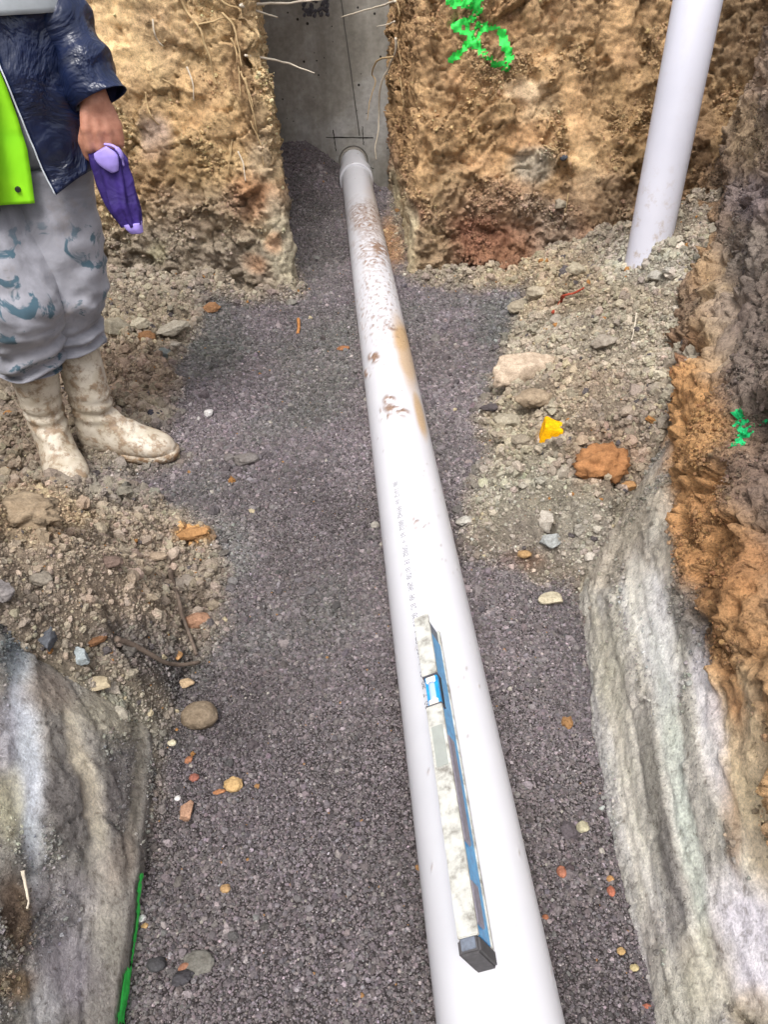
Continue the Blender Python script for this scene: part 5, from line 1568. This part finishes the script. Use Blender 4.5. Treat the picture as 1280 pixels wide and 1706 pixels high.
def boot(shaft_top, ankle, toe_dir, r_top, sole_z=.012):
    f = np.array([math.cos(toe_dir), math.sin(toe_dir), 0])
    s = np.array([-f[1], f[0], 0])
    A = np.array([ankle[0], ankle[1], sole_z])
    def pt(ff, z, lat=0):
        return A + f * ff + s * lat + Z_ * z
    def rg(ff, z, a, bf, bz):
        return (pt(ff * .92, z), s * a, f * bf + Z_ * bz)
    top = np.array(shaft_top, float)
    low = pt(0, .165)
    rings = []
    for t in (0, .12, .35, .65):
        c = top + (low - top) * t
        r = r_top + (.050 - r_top) * t
        rings.append((c, s * r, f * r * 1.04))
    rings[0] = (rings[0][0], s * (r_top + .003), f * (r_top + .003))
    rings += [rg(0, .165, .049, .053, 0), rg(-.002, .125, .046, .052, .010), rg(.002, .085, .046, .062, .032), rg(.018, .062, .046, .064, .046), rg(.062, .050, .047, .040, .050), rg(.105, .042, .051, .022, .042),
              rg(.145, .036, .053, .010, .036), rg(.178, .031, .048, .004, .031), rg(.205, .026, .034, .001, .024), rg(.222, .022, .014, 0, .012)]
    def fold(P, t, a):
        z = P[:, 2]
        w = .0035 * np.sin(z * 190 + 2 * np.sin(a)) * sstep(.10, .14, z) * sstep(.24, .17, z)
        return w + .002 * fbm(P, 30, 3, 151)
    o = loft('boot', rings, 40, m_boot, WORKER, 6, fold)
    for v in o.data.vertices:
        if v.co.z < sole_z + .002:
            v.co.z = sole_z + .002
    # sole with a raised welt
    bm = bmesh.new()
    out = []
    for k in range(40):
        t = 2 * math.pi * k / 40
        ff = .078 + .150 * math.cos(t)
        w = (.0475 + .010 * math.cos(t) - .010 * math.exp(-((ff - .03) / .04) ** 2)) * math.copysign(abs(math.sin(t)) ** .75, math.sin(t))
        out.append((ff * .92, w))
    lo = [bm.verts.new(pt(ff, 0, w)) for ff, w in out]
    mi = [bm.verts.new(pt(.072 + (ff - .072) * 1.02, .010, w * 1.06)) for ff, w in out]
    up_ = [bm.verts.new(pt(.072 + (ff - .072) * 1.015, .021, w * 1.05)) for ff, w in out]
    ins = [bm.verts.new(pt(.072 + (ff - .072) * .90, .026, w * .86)) for ff, w in out]
    for A_, B_ in ((lo, mi), (mi, up_), (up_, ins)):
        for k in range(40):
            j = (k + 1) % 40
            bm.faces.new((A_[k], A_[j], B_[j], B_[k]))
    bm.faces.new(list(reversed(lo)))
    bm.faces.new(ins)
    me = bpy.data.meshes.new('sole')
    bm.normal_update()
    bm.to_mesh(me)
    bm.free()
    so = link('sole', me, m_boot, None)
    so.parent = o
    so.matrix_parent_inverse = o.matrix_world.inverted() if False else Matrix.Identity(4)
    return o, so
bl, sl_ = boot(legL[-1][0] + np.array([.004, 0, .03]), (-.637, 1.777), math.atan2(-.195, .98), .053, .016)
br, sr_ = boot(legR[-1][0] + np.array([.004, 0, .03]), (-.745, 1.735), math.atan2(-.90, .44), .060, .026)

# --- body: one continuous figure (limbs as tapered capsules fused by a voxel remesh)
caps = []
def cap(a, b2, r0, r1):
    a, b2 = np.array(a, float), np.array(b2, float)
    n_ = 5
    pts, rs_ = [], []
    d = b2 - a
    L = np.linalg.norm(d)
    d = d / L
    for k in range(4):
        t = math.pi / 2 * k / 3
        pts.append(a - d * r0 * math.cos(t) * .98)
        rs_.append(max(r0 * math.sin(t), .0004))
    for k in range(1, n_):
        pts.append(a + d * L * k / n_)
        rs_.append(r0 + (r1 - r0) * k / n_)
    for k in range(4):
        t = math.pi / 2 * k / 3
        pts.append(b2 + d * r1 * math.sin(t) * .98)
        rs_.append(max(r1 * math.cos(t), .0004))
    V, F = tube_arrays(pts, rs_, 14, cap=True)
    caps.append((V, F))
def ell(c, r):
    pts, rs_ = [], []
    for k in range(13):
        t = math.pi * k / 12
        pts.append((c[0], c[1], c[2] - r[2] * math.cos(t)))
        rs_.append(max(r[0] * math.sin(t), .0004))
    V, F = tube_arrays(pts, rs_, 20, flat=1, cap=True)
    V[:, 1] = c[1] + (V[:, 1] - c[1]) * r[1] / r[0]
    caps.append((V, F))
BX, BY = -.685, 1.835
ell((BX, BY, 1.18), (.155, .105, .30))
ell((BX, BY, .92), (.150, .11, .16))
cap((BX - .15, BY, 1.40), (BX + .15, BY, 1.40), .062, .062)
cap((BX, BY, 1.42), (BX + .01, BY - .015, 1.52), .055, .052)
ell((BX + .015, BY - .03, 1.63), (.076, .095, .115))
cap((BX + .03, BY - .10, 1.55), (BX + .035, BY - .118, 1.545), .035, .022)       # jaw
cap((BX + .035, BY - .122, 1.645), (BX + .04, BY - .143, 1.605), .012, .016)     # nose
cap((BX - .062, BY - .02, 1.62), (BX - .064, BY - .01, 1.65), .014, .018)        # ears
cap((BX + .092, BY - .02, 1.62), (BX + .094, BY - .01, 1.65), .014, .018)
cap((BX + .022, BY - .124, 1.580), (BX + .055, BY - .122, 1.580), .009, .009)    # lips
cap((BX - .09, BY, .90), legR[3][0], .080, .042)
cap(legR[3][0], legR[-1][0], .040, .030)
cap(legR[-1][0], (-.745, 1.735, .10), .030, .026)
cap((BX + .09, BY, .90), legL[3][0], .080, .042)
cap(legL[3][0], legL[-1][0], .040, .030)
cap(legL[-1][0], (-.637, 1.777, .10), .030, .026)
cap((-.745, 1.735, .080), (-.695, 1.63, .062), .024, .018)
cap((-.637, 1.777, .068), (-.50, 1.75, .046), .024, .018)
SHL, ELL = np.array((-.545, 1.845, 1.385)), np.array(gy(74, -30, 1.83))
WRL = np.array(gy(158, 168, 1.755))
cap(SHL, ELL, .054, .042)
cap(ELL, WRL, .042, .029)
SHR, ELR, WRR = np.array((-.84, 1.84, 1.385)), np.array((-.905, 1.82, 1.10)), np.array((-.90, 1.74, .86))
cap(SHR, ELR, .054, .042)
cap(ELR, WRR, .042, .029)
def hand(W, kn, back, across, curl, gap=.0212):
    """W wrist, kn middle of the knuckle line, back: unit vector out of the back of the hand, across: from little to index finger"""
    W, kn, back, across = (np.array(q, float) for q in (W, kn, back, across))
    down = (kn - W) / np.linalg.norm(kn - W)
    across = across - down * (across @ down)
    across /= np.linalg.norm(across)
    back = back - down * (back @ down) - across * (back @ across)
    back /= np.linalg.norm(back)
    lens = [(.030, .020, .016), (.036, .024, .018), (.040, .026, .018), (.036, .024, .018)]
    for k in range(4):
        base = kn + across * (k - 1.5) * gap + down * (-.004 if k in (0, 3) else 0) + back * (.002 if k in (1, 2) else 0)
        cap(W + across * (k - 1.5) * .012, base, .0165, .0115)
        p_, ang = base, .35
        for j, l_ in enumerate(lens[k]):
            dirv = down * math.cos(ang) - back * math.sin(ang)
            q = p_ + dirv * l_
            cap(p_, q, .0102 - .001 * j, .0094 - .001 * j)
            p_ = q
            ang += curl[j]
    t0 = W + across * .022 + down * .022 - back * .006
    t1 = t0 + across * .018 + down * .034 - back * .016
    t2 = t1 - across * .004 + down * .026 - back * .012
    t3 = t2 - across * .016 + down * .014 - back * .006
    cap(t0, t1, .0150, .0122)
    cap(t1, t2, .0118, .0106)
    cap(t2, t3, .0104, .0088)
KN = np.array(gy(170, 218, 1.742))
hand(WRL + (KN - WRL) * .25, KN, (.35, -.9, .25), (-.92, -.35, 0), (1.0, 1.15, .8))
hand(WRR, WRR + np.array((.01, -.03, -.085)), (-.8, -.5, 0), (.5, -.8, 0), (.45, .5, .4))
V, F = join_arrays(caps)
body = link('body', np_mesh('body', V, F), m_skin, WORKER)
rm = body.modifiers.new('fuse', 'REMESH')
rm.mode = 'VOXEL'
rm.voxel_size = .0042
rm.use_smooth_shade = True
sm_ = body.modifiers.new('soften', 'SMOOTH')
sm_.iterations = 4
sm_.factor = .5
m_hair = simple('dark_hair', '#1d1a19', .7, .3, 300, .5, .6)
loft('hair', [((BX + .012, BY - .005, 1.60), (.081, 0, 0), (0, .088, 0)), ((BX + .012, BY - .012, 1.66), (.084, 0, 0), (0, .098, 0)), ((BX + .014, BY - .02, 1.71), (.072, 0, 0), (0, .088, 0)), ((BX + .014, BY - .02, 1.745), (.045, 0, 0), (0, .055, 0)), ((BX + .014, BY - .02, 1.757), (.012, 0, 0), (0, .014, 0))],
     36, m_hair, WORKER, 5, lambda P, t, a: .004 * fbm(P, 60, 3, 161) - .03 * sstep(.62, .40, t) * sstep(.25, .75, -np.sin(a)))
m_eye = simple('dark_eye', '#2a211c', .25, .5)
for sx in (-.030, .034):
    bm = bmesh.new()
    bmesh.ops.create_uvsphere(bm, u_segments=12, v_segments=8, radius=.0095)
    bmesh.ops.translate(bm, vec=(BX + .022 + sx, BY - .112, 1.640), verts=bm.verts)
    bm_obj('eye', bm, m_eye, WORKER, True)

# --- lime waistcoat under the jacket: its open edge hangs in front of the thigh
def ang_of(x, y, c=(BX, 1.825)):
    return math.atan2(y - c[1], x - c[0])
JX, JY = BX, 1.825
def j_ring(z, a, b2, dx=0, dy=0):
    return ((JX + dx, JY + dy, z), (a, 0, 0), (0, b2, 0))
def edge_angle(px, py, a, b2):
    """angle on the garment's ellipse that is seen at a pixel"""
    best, ba = 1e9, 0
    for k in range(720):
        t = -math.pi + math.pi * k / 720
        z = None
        q = np.array([JX + a * math.cos(t), JY + b2 * math.sin(t)])
        d = ray(px, py)
        w = gy(px, py, q[1])
        e = abs(w[0] - q[0])
        if e < best:
            best, ba, zz = e, t, w[2]
    return ba, zz
vest_rows = [(338, 57), (300, 52), (250, 45), (200, 30), (150, 12), (110, -4), (40, -30), (-60, -50), (-300, -30), (-520, -10)]
va, vb = .188, .140
rows, arc = [], []
for py, px in vest_rows:
    t, z = edge_angle(px, py, va, vb)
    rows.append((z, t))
rings = [j_ring(z, va, vb) for z, t in rows]
arc = [(t - math.pi * 1.35, t) for z, t in rows]
vest = loft('vest', rings, 70, m_hivis, WORKER, 6, lambda P, t, a: .006 * fbm(P * np.array([1, 1, .4]), 14, 3, 171), False, None, arc, .003)
qv, zz = edge_angle(30, 315, va, vb)
bm = bmesh.new()
bmesh.ops.create_cone(bm, cap_ends=True, segments=18, radius1=.0062, radius2=.0050, depth=.005)
bmesh.ops.transform(bm, matrix=Matrix.Translation((JX + va * math.cos(qv), JY + (vb + .004) * math.sin(qv), zz)) @ Matrix.Rotation(rad(90), 4, 'X'), verts=bm.verts)
sn = bm_obj('snap_button', bm, simple('snap_black', '#2b2d2b', .4, .5), WORKER)

# --- navy jacket, open in front
jr = [(.688, .212, .165, 92, 323), (.74, .208, .162, 70, 270), (.80, .204, .160, 48, 215), (.87, .200, .158, 24, 160), (.94, .198, .156, 0, 110), (1.02, .196, .153, -22, 50), (1.10, .196, .150, -38, -10),
      (1.2, .198, .148, -45, -100), (1.3, .198, .142, -45, -180), (1.38, .185, .125, -45, -240), (1.44, .12, .09, -45, -290), (1.49, .075, .075, -45, -340)]
rings, arc = [], []
for z, a_, b_, px, py in jr:
    t, zz = edge_angle(px, py, a_, b_)
    # hem rises from the front point towards the hip
    rings.append(j_ring(z, a_, b_))
    if z >= 1.02:
        t = arc[4][0] - .05 * (z - .94)
    w = 2 * math.pi - max(.02, .55 - (z - .688) * 1.7)
    arc.append((t, t + w))
def jk_fold(P, t, a):
    return .009 * fbm(P * np.array([1, 1, .6]), 8, 3, 181) + .005 * fbm(P, 20, 2, 182) + .006 * np.sin(P[:, 2] * 26 + 3 * np.sin(a * 2)) * sstep(.1, .4, t)
jack = loft('jacket', rings, 120, m_jack, WORKER, 7, jk_fold, False, None, arc, .004)
# the hem climbs from the front point to the hip
me = jack.data
for v in me.vertices:
    if v.co.z < .95:
        k = sstep(-.62, -.48, v.co.x) * sstep(.95, .70, v.co.z)
        v.co.z += .055 * float(k)
# pale piping along the open edge
nA = 120
rows_n = len(me.vertices) // nA
edge = [np.array(me.vertices[k * nA].co) for k in range(rows_n)]
edge = [e + np.array([.0, -.004, 0]) for e in edge[:max(4, int(rows_n * .42))]]
V, F = tube_arrays(edge, .0016, 6)
pp = link('piping', np_mesh('piping', V, F), simple('pale_piping', '#c9cfd6', .6, .3))
pp.parent = jack
# grey reflective band round the chest
band = loft('reflective_band', [j_ring(1.022, .207, .164), j_ring(1.05, .207, .163), j_ring(1.085, .207, .162)], 80, simple('reflective_grey', '#a7acb0', .4, .5, 30, .12), WORKER, 3,
            lambda P, t, a: .009 * fbm(P * np.array([1, 1, .6]), 8, 3, 181) + .005 * fbm(P, 20, 2, 182), False, None, [(arc[5][0] + .02, arc[5][0] + 6.1), (arc[5][0] + .02, arc[5][0] + 6.1)], .003)
# --- sleeves
def sleeve(S, E_, Wc, r0, r1, r2, seed, dirx=(1, 0, 0)):
    pts = catmull([S, (S + E_) / 2, E_, (E_ + Wc) / 2, Wc], 4)
    T = np.gradient(pts, axis=0)
    T /= np.linalg.norm(T, axis=1, keepdims=True)
    rings = []
    for k, (p_, t_) in enumerate(zip(pts, T)):
        u = np.array(dirx, float) - t_ * (np.array(dirx) @ t_)
        u /= np.linalg.norm(u)
        v = np.cross(t_, u)
        f = k / (len(pts) - 1)
        r = r0 + (r1 - r0) * min(1, f * 2) if f < .5 else r1 + (r2 - r1) * (f * 2 - 1)
        rings.append((p_, u * r, v * r))
    c_, u, v = rings[-1]
    rings.append((c_ - T[-1] * .010, u * .86, v * .86))
    rings.append((c_ - T[-1] * .05, u * .62, v * .62))
    def fold(P, t, a):
        return (.008 * fbm(P, 11, 3, 191 + seed) + .007 * np.sin(t * 34 + 2.6 * np.sin(a + seed) + 4 * fbm(P, 6, 2, 195)) * sstep(.05, .3, t) + .003 * fbm(P, 30, 2, 196)) * sstep(1.0, .92, t)
    return loft('sleeve', rings, 44, m_jack, WORKER, 5, fold)
CUF = np.array(gy(166, 166, 1.757))
sleeve(SHL + np.array([-.01, 0, .0]), ELL, CUF, .070, .054, .056, 1)
sleeve(SHR + np.array([.01, 0, .0]), ELR, WRR + np.array([0, 0, .02]), .078, .066, .056, 3)

# ------------------------------------------------------------------ purple cloth in the worker's hand
m_purp, nt, b = new_mat('purple_cloth')
n1 = noise_node(nt, 18, 4, .6, pos(nt), .5)
r1 = ramp_node(nt, n1.outputs[0], [(.3, (.022, .009, .11, 1)), (.7, (.048, .022, .21, 1))])
nt.links.new(r1.outputs[0], b.inputs['Base Color'])
b.inputs['Roughness'].default_value = .7
nt.links.new(bump_node(nt, n1.outputs[0], .6, .015), b.inputs['Normal'])
m_lilac = simple('lilac_cloth', (.36, .28, .72, 1), .7, .2, 30, .15, .4)
cloth = empty('purple_cloth', tuple(gy(180, 250, 1.73)), 'limp purple cloth with lilac fold hanging from the hand of the worker', 'cloth')
def cl_ring(xl, yl, xr, yr, y, th):
    a_, c_ = gy(xl, yl, y), gy(xr, yr, y)
    m_ = (a_ + c_) / 2
    return (m_, (c_ - a_) / 2, np.array([0, th, .1 * th]))
rows = [cl_ring(148, 236, 170, 232, 1.752, .010), cl_ring(145, 246, 190, 244, 1.748, .014), cl_ring(150, 260, 207, 262, 1.74, .015), cl_ring(157, 284, 212, 280, 1.738, .014), cl_ring(166, 310, 220, 300, 1.736, .013),
        cl_ring(178, 340, 226, 330, 1.735, .018), cl_ring(192, 362, 232, 352, 1.735, .014), cl_ring(204, 377, 235, 372, 1.735, .010)]
loft('drape', rows, 36, m_purp, cloth, 7, lambda P, t, a: .006 * np.sin(a * 7 + t * 6) * sstep(0, .3, t) + .005 * fbm(P * np.array([1.5, 1, .5]), 25, 3, 201))
loft('lilac_tip', [cl_ring(203, 374, 236, 369, 1.733, .011), cl_ring(208, 381, 237, 378, 1.733, .012), cl_ring(216, 388, 238, 387, 1.733, .008)], 24, m_lilac, cloth, 5, lambda P, t, a: .0008 * np.sin(a * 5))
loft('lilac_fold', [cl_ring(156, 256, 176, 244, 1.722, .006), cl_ring(157, 266, 194, 256, 1.720, .007), cl_ring(168, 278, 198, 270, 1.720, .006), cl_ring(186, 288, 197, 284, 1.722, .004)], 24, m_lilac, cloth, 6, lambda P, t, a: .002 * fbm(P, 40, 2, 203))
V, F = tube_arrays(catmull([gy(174, 240, 1.728), gy(188, 243, 1.722), gy(200, 254, 1.720), gy(206, 276, 1.724)], 8), [.004] * 12 + [.0065] * 8 + [.003] * 5, 10, .6)
link('lilac_rim', np_mesh('lilac_rim', V, F), m_lilac, cloth)
